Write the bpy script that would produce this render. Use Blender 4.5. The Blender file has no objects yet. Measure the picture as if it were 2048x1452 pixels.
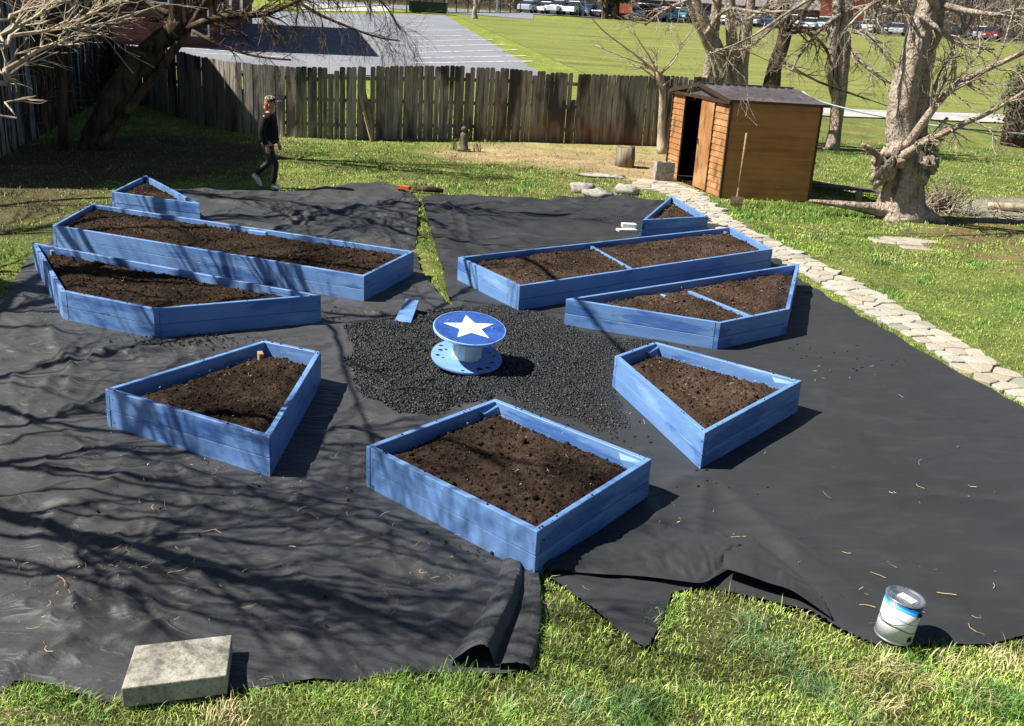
import bpy, bmesh, math, random
import numpy as np
from mathutils import Vector, Matrix
R = math.radians
rnd = random.Random(7)
rng = np.random.default_rng(7)

# ------------------------------------------------------------------ camera, world, sun
IW, IH = 2048, 1452
F, PITCH, ROLL, CH = 2000.0, R(18.5), R(3.5), 2.89
_fw = np.array([0, math.cos(PITCH), -math.sin(PITCH)])
_up0 = np.array([0, math.sin(PITCH), math.cos(PITCH)])
_rt0 = np.array([1.0, 0, 0])
_rt = math.cos(ROLL)*_rt0 + math.sin(ROLL)*_up0
_up = -math.sin(ROLL)*_rt0 + math.cos(ROLL)*_up0
sc = bpy.context.scene
C = sc.collection
cd = bpy.data.cameras.new('camera'); cam = bpy.data.objects.new('camera', cd); C.objects.link(cam)
cd.sensor_width = 36; cd.lens = 36*F/IW; cd.clip_start = .05; cd.clip_end = 2000
mw = Matrix.Identity(4)
for i in range(3):
    mw[i][0] = _rt[i]; mw[i][1] = _up[i]; mw[i][2] = -_fw[i]
mw[2][3] = CH
cam.matrix_world = mw
sc.camera = cam

SUN_AZ, SUN_EL = R(186.8), R(50.0)     # the sun stands to the left (-x)
sdir = np.array([math.cos(SUN_EL)*math.cos(SUN_AZ), math.cos(SUN_EL)*math.sin(SUN_AZ), math.sin(SUN_EL)])
w = bpy.data.worlds.new('World'); sc.world = w; w.use_nodes = True
nt = w.node_tree; nt.nodes.clear()
sky = nt.nodes.new('ShaderNodeTexSky'); sky.sky_type = 'NISHITA'; sky.sun_disc = False
sky.air_density = .6; sky.dust_density = .4; sky.sun_elevation = SUN_EL; sky.sun_rotation = math.pi/2 - SUN_AZ
bg = nt.nodes.new('ShaderNodeBackground'); bg.inputs[1].default_value = .05
wo = nt.nodes.new('ShaderNodeOutputWorld')
nt.links.new(sky.outputs[0], bg.inputs[0]); nt.links.new(bg.outputs[0], wo.inputs[0])
sl = bpy.data.lights.new('sun', 'SUN'); sl.energy = 5.0; sl.angle = R(.5); sl.color = (1, .95, .87)
so = bpy.data.objects.new('sun', sl); C.objects.link(so)
so.rotation_euler = Vector(sdir).to_track_quat('Z', 'Y').to_euler(); so.location = (-20, -5, 30)
sc.view_settings.view_transform = 'Standard'; sc.view_settings.look = 'None'
sc.view_settings.exposure = .98; sc.view_settings.gamma = 1
try:
    sc.cycles.max_bounces = 5; sc.cycles.diffuse_bounces = 2; sc.cycles.glossy_bounces = 2
    sc.cycles.use_denoising = True
except Exception: pass

# ------------------------------------------------------------------ pixel <-> place
def ray(px, py):
    return _fw*F + (px-IW/2)*_rt - (py-IH/2)*_up
def G(px, py, z=0.0):
    d = ray(px, py); t = (z-CH)/d[2]
    return np.array([d[0]*t, d[1]*t, z])
def At(px, py, Y):
    d = ray(px, py); t = Y/d[1]
    return np.array([d[0]*t, Y, CH+d[2]*t])
def pxm(Y, py=300):                       # metres per photo pixel at distance Y
    return Y/F*1.03
def proj(P):
    P = np.atleast_2d(P)-np.array([0, 0, CH]); z = P@_fw
    z = np.where(z < .1, .1, z)
    return IW/2+F*(P@_rt)/z, IH/2-F*(P@_up)/z
RY0, RS, RY1 = 29.5, .0475, 131.0
def tz(x, y):
    x = np.asarray(x, float); y = np.asarray(y, float)
    a = np.clip((y-RY0), 0, RY1-RY0)
    z = RS*(np.sqrt(a*a+4)-2)
    z = z + np.clip(y-158, 0, 400)*.16
    return z
def T(px, py, z0=0.0):                     # first point of the terrain on the ray
    d = ray(px, py); ts = np.linspace(3/d[1], 400/d[1], 6000)
    h = CH+d[2]*ts - tz(d[0]*ts, d[1]*ts) - z0
    i = np.argmax(h < 0) if (h < 0).any() else len(ts)-1
    t = ts[i]
    return np.array([d[0]*t, d[1]*t, CH+d[2]*t])

# ------------------------------------------------------------------ noise (numpy gradient noise)
_perm = np.random.default_rng(3).permutation(512)
_g = np.random.default_rng(4).normal(size=(512, 2)); _g /= np.linalg.norm(_g, axis=1)[:, None]
def pn(x, y, s=0):
    x = np.asarray(x, float)+s*17.31; y = np.asarray(y, float)+s*9.77
    xi = np.floor(x).astype(int); yi = np.floor(y).astype(int); xf = x-xi; yf = y-yi
    u = xf**3*(xf*(xf*6-15)+10); v = yf**3*(yf*(yf*6-15)+10)
    def gr(ix, iy, dx, dy):
        g = _g[_perm[(_perm[ix & 511]+iy) & 511]]
        return g[..., 0]*dx+g[..., 1]*dy
    a = gr(xi, yi, xf, yf); b = gr(xi+1, yi, xf-1, yf); c = gr(xi, yi+1, xf, yf-1); d = gr(xi+1, yi+1, xf-1, yf-1)
    return (a+u*(b-a)) + v*((c+u*(d-c))-(a+u*(b-a)))
def fbm(x, y, o=4, s=0):
    t = 0; a = 1
    for i in range(o):
        t = t+a*pn(x*2**i, y*2**i, s+i*3); a *= .5
    return t
def sstep(a, b, x):
    t = np.clip((x-a)/(b-a), 0, 1); return t*t*(3-2*t)

# ------------------------------------------------------------------ polygons
def inpoly(px, py, poly):
    poly = np.asarray(poly)[:, :2]; n = len(poly); ins = np.zeros(np.shape(px), bool)
    for i in range(n):
        x0, y0 = poly[i]; x1, y1 = poly[(i+1) % n]
        c = ((y0 > py) != (y1 > py))
        with np.errstate(divide='ignore', invalid='ignore'):
            ins ^= c & (px < (x1-x0)*(py-y0)/(y1-y0+1e-12)+x0)
    return ins
def nearest(px, py, poly):
    poly = np.asarray(poly)[:, :2]; n = len(poly)
    bd = np.full(px.shape, 1e9); bx = px.copy(); by = py.copy()
    for i in range(n):
        a = poly[i]; b = poly[(i+1) % n]; e = b-a; l = e@e+1e-12
        t = np.clip(((px-a[0])*e[0]+(py-a[1])*e[1])/l, 0, 1)
        qx = a[0]+t*e[0]; qy = a[1]+t*e[1]; d = (px-qx)**2+(py-qy)**2
        m = d < bd; bd[m] = d[m]; bx[m] = qx[m]; by[m] = qy[m]
    return bx, by, np.sqrt(bd)
def grid_in(poly, step, zf):
    """grid mesh of a polygon, its rim snapped to the outline; zf(x, y, dist_to_rim) -> z"""
    poly = np.asarray(poly)[:, :2]
    x0, y0 = poly.min(0)-step; x1, y1 = poly.max(0)+step
    xs = np.arange(x0, x1+step, step); ys = np.arange(y0, y1+step, step)
    X, Y = np.meshgrid(xs, ys); X = X.ravel(); Y = Y.ravel(); nx = len(xs); ny = len(ys)
    ins = inpoly(X, Y, poly)
    I = np.arange(nx*ny).reshape(ny, nx)
    q = np.stack([I[:-1, :-1], I[:-1, 1:], I[1:, 1:], I[1:, :-1]], -1).reshape(-1, 4)
    q = q[ins[q].sum(1) >= 2]
    used = np.unique(q); mp = -np.ones(nx*ny, int); mp[used] = np.arange(len(used)); q = mp[q]
    X = X[used]; Y = Y[used]; ins = ins[used]
    bx, by, d = nearest(X, Y, poly)
    X = np.where(ins, X, bx); Y = np.where(ins, Y, by); d = np.where(ins, d, 0)
    Z = zf(X, Y, d)
    return np.stack([X, Y, Z], 1), q

# ------------------------------------------------------------------ objects
def tag(o, label=None, cat=None, group=None, kind=None):
    if label: o['label'] = label
    if cat: o['category'] = cat
    if group: o['group'] = group
    if kind: o['kind'] = kind
    return o
def thing(name, label, cat, loc=(0, 0, 0), rot=(0, 0, 0), group=None):
    o = bpy.data.objects.new(name, None); C.objects.link(o)
    o.location = loc; o.rotation_euler = rot; o.empty_display_size = .2
    return tag(o, label, cat, group)
def mesh(name, V, Fc, mat, parent=None, smooth=False, col=None, uv=None):
    """one mesh object from arrays; Fc: array (n,k) or list of tuples. parent: V is in the parent's space"""
    me = bpy.data.meshes.new(name)
    V = np.asarray(V, np.float32)
    if isinstance(Fc, np.ndarray):
        k = Fc.shape[1]; n = len(Fc)
        me.vertices.add(len(V)); me.vertices.foreach_set('co', V.ravel())
        me.loops.add(n*k); me.loops.foreach_set('vertex_index', Fc.astype(np.int32).ravel())
        me.polygons.add(n); me.polygons.foreach_set('loop_start', np.arange(0, n*k, k, dtype=np.int32))
        me.polygons.foreach_set('loop_total', np.full(n, k, np.int32))
        me.update(calc_edges=True)
    else:
        me.from_pydata(V.tolist(), [], [tuple(int(i) for i in f) for f in Fc]); me.update()
    if col is not None:
        a = me.color_attributes.new('Col', 'FLOAT_COLOR', 'POINT')
        cc = np.ones((len(V), 4), np.float32); cc[:, :3] = col; a.data.foreach_set('color', cc.ravel())
    if uv is not None:
        l = me.uv_layers.new(name='UV'); li = np.empty(len(me.loops), np.int32); me.loops.foreach_get('vertex_index', li)
        l.data.foreach_set('uv', np.asarray(uv, np.float32)[li].ravel())
    if smooth: me.polygons.foreach_set('use_smooth', np.ones(len(me.polygons), bool))
    o = bpy.data.objects.new(name, me); C.objects.link(o)
    if mat: me.materials.append(mat)
    if parent: o.parent = parent
    return o
def bevel(o, w_=.003, seg=1):
    m = o.modifiers.new('bevel', 'BEVEL'); m.width = w_; m.segments = seg; m.limit_method = 'ANGLE'; return o

class MB:
    def __init__(s): s.v = []; s.f = []; s.u = []
    def add(s, V, Fs, U=None):
        b = len(s.v); s.v += [tuple(map(float, p)) for p in V]; s.f += [tuple(b+int(i) for i in f) for f in Fs]
        s.u += [tuple(u) for u in U] if U is not None else [(p[0]+p[1], p[2]) for p in V]
    def prism(s, poly, z0, z1, uv=None):
        n = len(poly); V = [(p[0], p[1], z0) for p in poly]+[(p[0], p[1], z1) for p in poly]
        a = sum(poly[i][0]*poly[(i+1) % n][1]-poly[(i+1) % n][0]*poly[i][1] for i in range(n))
        Fs = [tuple(range(n-1, -1, -1)), tuple(range(n, 2*n))]+[(i, (i+1) % n, n+(i+1) % n, n+i) for i in range(n)]
        if a < 0: Fs = [tuple(reversed(f)) for f in Fs]
        s.add(V, Fs, uv)
    def box(s, c, sz, rz=0, rot=None):
        x, y, z = (t/2 for t in sz)
        P = [(-x, -y, -z), (x, -y, -z), (x, y, -z), (-x, y, -z), (-x, -y, z), (x, -y, z), (x, y, z), (-x, y, z)]
        m = rot if rot is not None else Matrix.Rotation(rz, 3, 'Z')
        V = [tuple(m @ Vector(p)+Vector(c)) for p in P]
        s.add(V, [(3, 2, 1, 0), (4, 5, 6, 7), (0, 1, 5, 4), (1, 2, 6, 5), (2, 3, 7, 6), (3, 0, 4, 7)])
    def lathe(s, prof, n=24, c=(0, 0, 0), cap=True):
        V = []; m = len(prof)
        for i in range(n):
            a = 2*math.pi*i/n
            V += [(c[0]+r*math.cos(a), c[1]+r*math.sin(a), c[2]+z) for r, z in prof]
        Fs = []
        for i in range(n):
            j = (i+1) % n
            for k in range(m-1): Fs.append((i*m+k, j*m+k, j*m+k+1, i*m+k+1))
        if cap and prof[0][0] > 1e-6: Fs.append(tuple(i*m for i in range(n-1, -1, -1)))
        if cap and prof[-1][0] > 1e-6: Fs.append(tuple(i*m+m-1 for i in range(n)))
        s.add(V, Fs)
    def tube(s, P, Rr, n=6, cap=True, rough=0, seed=0):
        P = [np.asarray(p, float) for p in P]; m = len(P)
        if not hasattr(Rr, '__len__'): Rr = [Rr]*m
        t = [P[min(i+1, m-1)]-P[max(i-1, 0)] for i in range(m)]
        t = [a/(np.linalg.norm(a)+1e-9) for a in t]
        ref = np.array([0, 0, 1.]) if abs(t[0][2]) < .9 else np.array([1., 0, 0])
        u = np.cross(t[0], ref); u /= np.linalg.norm(u); V = []
        for i in range(m):
            u = u-t[i]*(u@t[i]); u /= np.linalg.norm(u)+1e-9; v = np.cross(t[i], u)
            for k in range(n):
                a = 2*math.pi*k/n
                r = Rr[i]
                if rough: r *= 1+rough*float(pn(2.1*math.cos(a)+P[i][0]*2, P[i][2]*1.7/max(Rr[i]*6, .3)+2*math.sin(a), seed))
                V.append(P[i]+r*(math.cos(a)*u+math.sin(a)*v))
        Fs = [(i*n+k, i*n+(k+1) % n, (i+1)*n+(k+1) % n, (i+1)*n+k) for i in range(m-1) for k in range(n)]
        if cap: Fs += [tuple(range(n-1, -1, -1)), tuple((m-1)*n+k for k in range(n))]
        s.add(V, Fs)
    def ball(s, c, r, n=10, sq=(1, 1, 1), rough=0, seed=0):
        V = []; Fs = []
        for i in range(n+1):
            a = math.pi*i/n
            for k in range(2*n):
                b = math.pi*k/n
                d = np.array([math.sin(a)*math.cos(b), math.sin(a)*math.sin(b), math.cos(a)])
                rr = r*(1+rough*float(pn(d[0]*2.3+seed, d[1]*2.3+d[2]*2.9, seed)))
                V.append((c[0]+rr*sq[0]*d[0], c[1]+rr*sq[1]*d[1], c[2]+rr*sq[2]*d[2]))
        for i in range(n):
            for k in range(2*n): Fs.append((i*2*n+k, (i+1)*2*n+k, (i+1)*2*n+(k+1) % (2*n), i*2*n+(k+1) % (2*n)))
        s.add(V, Fs)
    def build(s, name, mat, parent=None, smooth=False):
        return mesh(name, s.v, s.f, mat, parent, smooth, uv=s.u)

# ------------------------------------------------------------------ materials
def lin(r, g, b):
    f = lambda c: ((c/255+.055)/1.055)**2.4 if c > 10 else c/255/12.92
    return (f(r), f(g), f(b), 1)
def material(name, col, rough=.8, tex=None, bump=None, metal=0, attr=None, spec=.3, sheen=0, island=None, coat=0, coord='Object'):
    """tex: list of (scale or (sx,sy,sz), detail, colour, lo, hi) blended over the base by a noise threshold"""
    m = bpy.data.materials.new(name); m.use_nodes = True; n = m.node_tree; b = n.nodes['Principled BSDF']; L = n.links.new
    b.inputs['Roughness'].default_value = rough; b.inputs['Metallic'].default_value = metal
    b.inputs['Specular IOR Level'].default_value = spec
    if sheen: b.inputs['Sheen Weight'].default_value = sheen
    if coat: b.inputs['Coat Weight'].default_value = coat
    tc = n.nodes.new('ShaderNodeTexCoord')
    if attr:
        a = n.nodes.new('ShaderNodeAttribute'); a.attribute_name = 'Col'; cur = a.outputs['Color']
    else:
        a = n.nodes.new('ShaderNodeRGB'); a.outputs[0].default_value = tuple(col[:3])+(1,); cur = a.outputs[0]
    def noise(scale, det):
        mp = n.nodes.new('ShaderNodeMapping'); L(tc.outputs[coord], mp.inputs[0])
        s_ = scale if hasattr(scale, '__len__') else (scale,)*3
        mp.inputs['Scale'].default_value = s_
        t = n.nodes.new('ShaderNodeTexNoise'); t.inputs['Scale'].default_value = 1; t.inputs['Detail'].default_value = det
        t.inputs['Roughness'].default_value = .6
        L(mp.outputs[0], t.inputs[0]); return t.outputs[0]
    if island:
        g = n.nodes.new('ShaderNodeNewGeometry'); r = n.nodes.new('ShaderNodeValToRGB'); L(g.outputs['Random Per Island'], r.inputs[0])
        e = r.color_ramp.elements; e[0].color = tuple(island[0][:3])+(1,); e[1].color = tuple(island[-1][:3])+(1,)
        for i, c in enumerate(island[1:-1]):
            k = e.new((i+1)/(len(island)-1)); k.color = tuple(c[:3])+(1,)
        cur = r.outputs[0]
    for (s_, det, c2, lo, hi) in (tex or []):
        f = noise(s_, det); mr = n.nodes.new('ShaderNodeMapRange'); mr.inputs[1].default_value = lo; mr.inputs[2].default_value = hi
        L(f, mr.inputs[0])
        mx = n.nodes.new('ShaderNodeMix'); mx.data_type = 'RGBA'
        if isinstance(c2, (int, float)):     # multiply by a factor
            mx.blend_type = 'MULTIPLY'; mx.inputs[7].default_value = (c2, c2, c2, 1)
        else: mx.inputs[7].default_value = tuple(c2[:3])+(1,)
        L(mr.outputs[0], mx.inputs[0]); L(cur, mx.inputs[6]); cur = mx.outputs[2]
    L(cur, b.inputs['Base Color'])
    if bump:
        prev = None
        for (s_, det, st, dist) in (bump if isinstance(bump, list) else [bump]):
            bp = n.nodes.new('ShaderNodeBump'); bp.inputs['Strength'].default_value = st; bp.inputs['Distance'].default_value = dist
            L(noise(s_, det), bp.inputs['Height'])
            if prev: L(prev, bp.inputs['Normal'])
            prev = bp.outputs[0]
        L(prev, b.inputs['Normal'])
    return m
M = {}
M['ground'] = material('ground', (.2, .25, .06), .95, attr=True, spec=.05,
    tex=[(.9, 5, 1.5, .45, .75), (9, 5, .55, .45, .7), (38, 3, .5, .5, .62)], bump=[(30, 4, .8, .03), (5, 3, .5, .06)])
M['grass'] = material('grass_blade', (.1, .2, .03), .55, attr=True, spec=.25)
M['field'] = material('field', lin(114, 120, 64), .95, spec=.05,
    tex=[((.05, 1.1, 1), 3, lin(136, 138, 82), .42, .68), ((.15, .5, 1), 5, lin(94, 106, 50), .52, .72), (.9, 5, lin(120, 132, 74), .5, .75), (6, 4, .75, .45, .7)], bump=(4, 4, .7, .1))
M['asphalt'] = material('asphalt', lin(128, 131, 137), .9, tex=[(.25, 5, lin(112, 116, 126), .4, .7), ((.3, 2.5, 1), 4, lin(144, 147, 152), .5, .75), (30, 3, .8, .4, .7)], bump=(60, 3, .3, .01))
M['line_paint'] = material('line_paint', lin(235, 236, 238), .7, tex=[(3, 5, lin(150, 155, 165), .45, .65)])
M['concrete_pale'] = material('concrete_pale', lin(190, 188, 180), .85, tex=[(.6, 5, lin(160, 158, 150), .4, .7), (12, 4, .85, .4, .7)])
M['path'] = material('gravel_path', lin(178, 176, 172), .9, tex=[(.7, 5, lin(140, 136, 128), .5, .7), (10, 4, .8, .4, .7)], bump=(20, 3, .4, .02))
M['flagstone'] = material('flagstone', lin(180, 175, 160), .9, island=[lin(150, 146, 134), lin(176, 171, 158), lin(162, 153, 138), lin(182, 179, 170), lin(138, 134, 124)],
    tex=[(6, 6, lin(165, 152, 122), .5, .75), (40, 4, .75, .5, .7)], bump=[(12, 5, .5, .02), (60, 3, .4, .006)], spec=.1)
FBS = .046
M['fabric'] = material('landscape_fabric', (FBS*.97, FBS, FBS*1.05), .56, spec=.3, sheen=.08,
    tex=[(.55, 5, (.030, .030, .031), .42, .66), (2.2, 5, (.070, .072, .074), .52, .78), (9, 6, (.10, .10, .098), .62, .82), (90, 2, .8, .5, .6)], bump=[(260, 2, .25, .0015), (18, 5, .35, .010), ((2.5, 7, 5), 3, .45, .03)])
M['fabric_smooth'] = material('landscape_fabric_smooth', (.029, .031, .033), .58, spec=.27, sheen=.03,
    tex=[(.5, 5, (.022, .023, .024), .42, .7), ((2, 5, 2), 5, (.038, .040, .041), .5, .8), (11, 6, (.085, .08, .072), .68, .82)], bump=[(260, 2, .2, .001), (9, 4, .35, .012), ((2.5, 6, 4), 3, .3, .02)])
BL = lin(102, 137, 183)
M['blue_wood'] = material('blue_painted_wood', BL, .5, spec=.35, coord='UV',
    tex=[((1.6, 6, 1), 4, lin(86, 123, 176), .44, .66), ((.7, 3.0, 1), 5, lin(58, 96, 156), .55, .60), ((5, 130, 1), 4, lin(92, 128, 178), .46, .75), ((60, 60, 1), 3, lin(165, 190, 215), .72, .78), ((.9, 3, 1), 5, lin(124, 160, 200), .58, .70), ((9, 30, 1), 3, lin(60, 90, 140), .70, .76)],
    bump=[((5, 170, 1), 4, .6, .004), ((1.5, 14, 1), 3, .3, .006)])
def island_mul(m, lo, hi):
    n = m.node_tree; b = n.nodes['Principled BSDF']; L = n.links.new; src = b.inputs['Base Color'].links[0].from_socket
    g = n.nodes.new('ShaderNodeNewGeometry'); r = n.nodes.new('ShaderNodeMapRange'); L(g.outputs['Random Per Island'], r.inputs[0]); r.inputs[3].default_value = lo; r.inputs[4].default_value = hi
    v = n.nodes.new('ShaderNodeVectorMath'); v.operation = 'SCALE'; L(src, v.inputs[0]); L(r.outputs[0], v.inputs['Scale']); L(v.outputs[0], b.inputs['Base Color'])
island_mul(M['blue_wood'], .78, 1.1)
M['blue_dark'] = material('blue_deep_painted_wood', lin(44, 80, 150), .5, tex=[((3, 40, 3), 4, lin(58, 98, 175), .5, .8), (8, 3, lin(30, 58, 125), .5, .7)], bump=((6, 120, 6), 4, .3, .003), spec=.35)
M['blue_edge'] = material('pale_blue_rim', lin(150, 190, 235), .5, tex=[(14, 4, lin(100, 145, 205), .5, .7)])
M['blue_pale'] = material('pale_blue_painted_wood', lin(118, 158, 214), .5, tex=[((3, 30, 3), 4, lin(92, 134, 196), .5, .75), (22, 3, lin(60, 90, 150), .66, .7)], bump=((6, 90, 6), 4, .3, .003))
M['white_paint'] = material('white_painted_wood', lin(232, 234, 226), .55, tex=[((4, 18, 4), 5, lin(192, 200, 190), .52, .72)], bump=((8, 60, 8), 4, .3, .003))
M['bare_wood'] = material('bare_wood', lin(150, 128, 92), .8, tex=[((3, 3, 30), 4, lin(110, 90, 62), .45, .7)], bump=((12, 12, 90), 3, .4, .003))
M['grey_wood'] = material('weathered_wood', lin(142, 130, 114), .85, tex=[((9, 9, 1.2), 5, lin(92, 82, 72), .45, .65), (4, 4, .65, .5, .7)], bump=((25, 25, 3), 5, .8, .01))
M['soil'] = material('dark_soil', lin(78, 56, 44), .95, spec=.08, attr=True, tex=[(9, 6, 1.35, .45, .7), (60, 4, .6, .45, .62), (180, 2, .7, .5, .6)], bump=[(70, 6, 1, .02), (220, 3, .8, .006)])
M['gravel'] = material('dark_rubber_mulch', (.05, .05, .05), .42, island=[(.007, .008, .009), (.012, .014, .015), (.022, .025, .027), (.009, .010, .011), (.05, .054, .058)], spec=.3, bump=(90, 3, .4, .004))
M['straw'] = material('dry_straw', lin(200, 178, 130), .8, island=[lin(215, 196, 150), lin(150, 125, 85), lin(190, 168, 118), lin(225, 212, 180)])
M['bark'] = material('grey_bark', lin(182, 166, 150), .9, spec=.1, tex=[((6, 6, 1.4), 6, lin(128, 112, 98), .47, .66), (1.4, 4, lin(204, 190, 172), .5, .7), (24, 4, .6, .5, .66)], bump=[((22, 22, 4), 5, 1, .06), (7, 4, 1, .10)])
M['bark_dark'] = material('dark_bark', lin(96, 82, 68), .9, spec=.1, tex=[((8, 8, 1.4), 6, lin(52, 44, 38), .42, .62), (2, 4, lin(128, 114, 96), .55, .75)], bump=[((26, 26, 5), 5, 1, .03)])
M['bark_pale'] = material('pale_bark', lin(186, 172, 148), .85, spec=.15, tex=[((6, 6, 2), 6, lin(140, 124, 102), .48, .66), (30, 4, .75, .55, .66)], bump=((30, 30, 8), 4, .6, .01))
M['picket'] = material('weathered_pickets', (.1, .1, .1), .9, spec=.1, island=[lin(138, 133, 125), lin(166, 159, 148), lin(124, 118, 111), lin(154, 145, 133), lin(146, 141, 134), lin(178, 170, 158)],
    tex=[((14, 14, 1.0), 6, lin(84, 79, 73), .47, .68), ((30, 30, 2.2), 4, .6, .5, .64), ((1.6, 1.6, .5), 3, lin(70, 67, 64), .52, .62)], bump=((40, 40, 3), 4, .8, .008))
M['metal_dark'] = material('dark_metal', (.03, .03, .03), .5, metal=.6)
M['galv'] = material('galvanised_metal', lin(165, 168, 168), .4, metal=.7)
M['black'] = material('black', (.008, .008, .009), .7)
M['white'] = material('white', lin(232, 232, 230), .5)
def rust_lower(m, z0, z1, col):            # soil-stained foot of the boards: a stain that climbs from the ground
    n = m.node_tree; b = n.nodes['Principled BSDF']; L = n.links.new
    src = b.inputs['Base Color'].links[0].from_socket
    g = n.nodes.new('ShaderNodeNewGeometry'); s = n.nodes.new('ShaderNodeSeparateXYZ'); L(g.outputs['Position'], s.inputs[0])
    nz = n.nodes.new('ShaderNodeTexNoise'); nz.inputs['Scale'].default_value = 1.6; nz.inputs['Detail'].default_value = 6; L(g.outputs['Position'], nz.inputs[0])
    ad = n.nodes.new('ShaderNodeMath'); ad.operation = 'MULTIPLY_ADD'; L(nz.outputs[0], ad.inputs[0]); ad.inputs[1].default_value = -.9; L(s.outputs[2], ad.inputs[2])
    mr = n.nodes.new('ShaderNodeMapRange'); L(ad.outputs[0], mr.inputs[0])
    mr.inputs[1].default_value = z1-.45; mr.inputs[2].default_value = z0-.45; mr.inputs[4].default_value = .6
    xr = n.nodes.new('ShaderNodeMapRange'); L(s.outputs[0], xr.inputs[0]); xr.inputs[1].default_value = -5; xr.inputs[2].default_value = 1
    mu = n.nodes.new('ShaderNodeMath'); mu.operation = 'MULTIPLY'; L(mr.outputs[0], mu.inputs[0]); L(xr.outputs[0], mu.inputs[1])
    mx = n.nodes.new('ShaderNodeMix'); mx.data_type = 'RGBA'; L(mu.outputs[0], mx.inputs[0]); L(src, mx.inputs[6]); mx.inputs[7].default_value = col
    L(mx.outputs[2], b.inputs['Base Color'])
rust_lower(M['picket'], .0, .85, lin(128, 80, 50))

def crease_bump(m, scales, st):
    n = m.node_tree; b = n.nodes['Principled BSDF']; L = n.links.new; prev = b.inputs['Normal'].links[0].from_socket
    tc = n.nodes.new('ShaderNodeTexCoord')
    for (sx, sy, d) in scales:
        mp = n.nodes.new('ShaderNodeMapping'); mp.inputs['Scale'].default_value = (sx, sy, 1); L(tc.outputs['Object'], mp.inputs[0])
        t = n.nodes.new('ShaderNodeTexNoise'); t.inputs['Scale'].default_value = 1; t.inputs['Detail'].default_value = 3; t.inputs['Distortion'].default_value = .6; L(mp.outputs[0], t.inputs[0])
        a = n.nodes.new('ShaderNodeMath'); a.operation = 'SUBTRACT'; a.inputs[1].default_value = .5; L(t.outputs[0], a.inputs[0])
        c = n.nodes.new('ShaderNodeMath'); c.operation = 'ABSOLUTE'; L(a.outputs[0], c.inputs[0])
        e = n.nodes.new('ShaderNodeMapRange'); e.interpolation_type = 'SMOOTHSTEP'; e.inputs[1].default_value = .05; e.inputs[2].default_value = 0; L(c.outputs[0], e.inputs[0])
        bp = n.nodes.new('ShaderNodeBump'); bp.inputs['Strength'].default_value = st; bp.inputs['Distance'].default_value = d; L(e.outputs[0], bp.inputs['Height']); L(prev, bp.inputs['Normal']); prev = bp.outputs[0]
    L(prev, b.inputs['Normal'])
crease_bump(M['fabric'], [(1.1, 2.4, .014), (2.6, 5.5, .008)], .35)
crease_bump(M['fabric_smooth'], [(.7, 1.6, .010)], .3)

# ------------------------------------------------------------------ outlines taken on the ground
def GP(pts, z=0): return [G(x, y, z)[:2] for x, y in pts]
FAB_L = GP([(395, 383), (440, 379), (500, 384), (560, 386), (640, 379), (700, 372), (765, 370), (800, 377), (838, 400), (834, 450), (830, 500), (840, 540), (868, 580), (893, 606),
    (960, 650), (1010, 900), (1075, 1150), (1080, 1180), (1080, 1221), (1070, 1280), (1060, 1345), (1010, 1352), (955, 1348), (880, 1350), (800, 1352), (700, 1368), (620, 1372), (570, 1375), (520, 1380), (475, 1386), (418, 1394), (330, 1396), (213, 1409), (180, 1400), (152, 1394), (110, 1380), (76, 1375), (38, 1373), (0, 1398),
    (-200, 1400), (-260, 1100), (-160, 800), (-20, 640), (40, 545), (62, 512), (110, 480), (170, 440), (225, 405), (300, 385)])
FAB_R = GP([(845, 398), (870, 389), (930, 392), (990, 396), (1050, 399), (1100, 403), (1200, 400), (1310, 404), (1400, 432), (1450, 455), (1530, 500), (1580, 545), (1629, 581), (1680, 611), (1731, 641), (1830, 700), (1896, 737), (1962, 773), (2048, 823),
    (2200, 910), (2300, 1150), (2150, 1270), (2048, 1281), (2010, 1290), (1988, 1299), (1939, 1301), (1900, 1297), (1867, 1296), (1800, 1302), (1755, 1299), (1721, 1287), (1661, 1255), (1610, 1228), (1500, 1200), (1420, 1180), (1345, 1190), (1325, 1240), (1305, 1290), (1290, 1303), (1240, 1268), (1180, 1222), (1125, 1180), (1085, 1152),
    (1050, 1130), (1000, 900), (930, 650), (896, 600), (885, 540), (866, 480), (846, 415)])
_BEDPX = [[(291, 350), (223, 383.5), (399, 407)], [(183.7, 407), (104.7, 450.2), (728.3, 552), (827.8, 502.4)], [(64.5, 484), (121.7, 581.3), (306.7, 617.7), (642, 590)],
    [(529, 680), (209.3, 777.8), (539, 874), (642, 703)], [(991, 797), (732.8, 892), (1074.6, 1063.7), (1303.5, 918.4)], [(1310, 683), (1229.8, 711.6), (1409.6, 866.6), (1604, 761.5)],
    [(1599.4, 527), (1579.4, 617.7), (1441.6, 645.7), (1132, 597.7)], [(1460.8, 454), (1545.5, 497.9), (1039.5, 571.8), (916, 514)], [(1342.5, 391), (1284.6, 440), (1417, 432.7)]]
_FOOT = [[G(a, b, .3)[:2] for a, b in q_] for q_ in _BEDPX]+[[G(242, 1375)[:2], G(464, 1267)[:2], G(453, 1383)[:2]], [G(1760, 1300)[:2], G(1830, 1300)[:2], G(1800, 1270)[:2]]]
def dist_feet(x, y):
    d = np.full(np.shape(x), 9.0)
    for P_ in _FOOT:
        bx, by, e = nearest(np.array(x, float), np.array(y, float), P_); e = np.where(inpoly(x, y, P_), 0, e); d = np.minimum(d, e)
    return d
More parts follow.
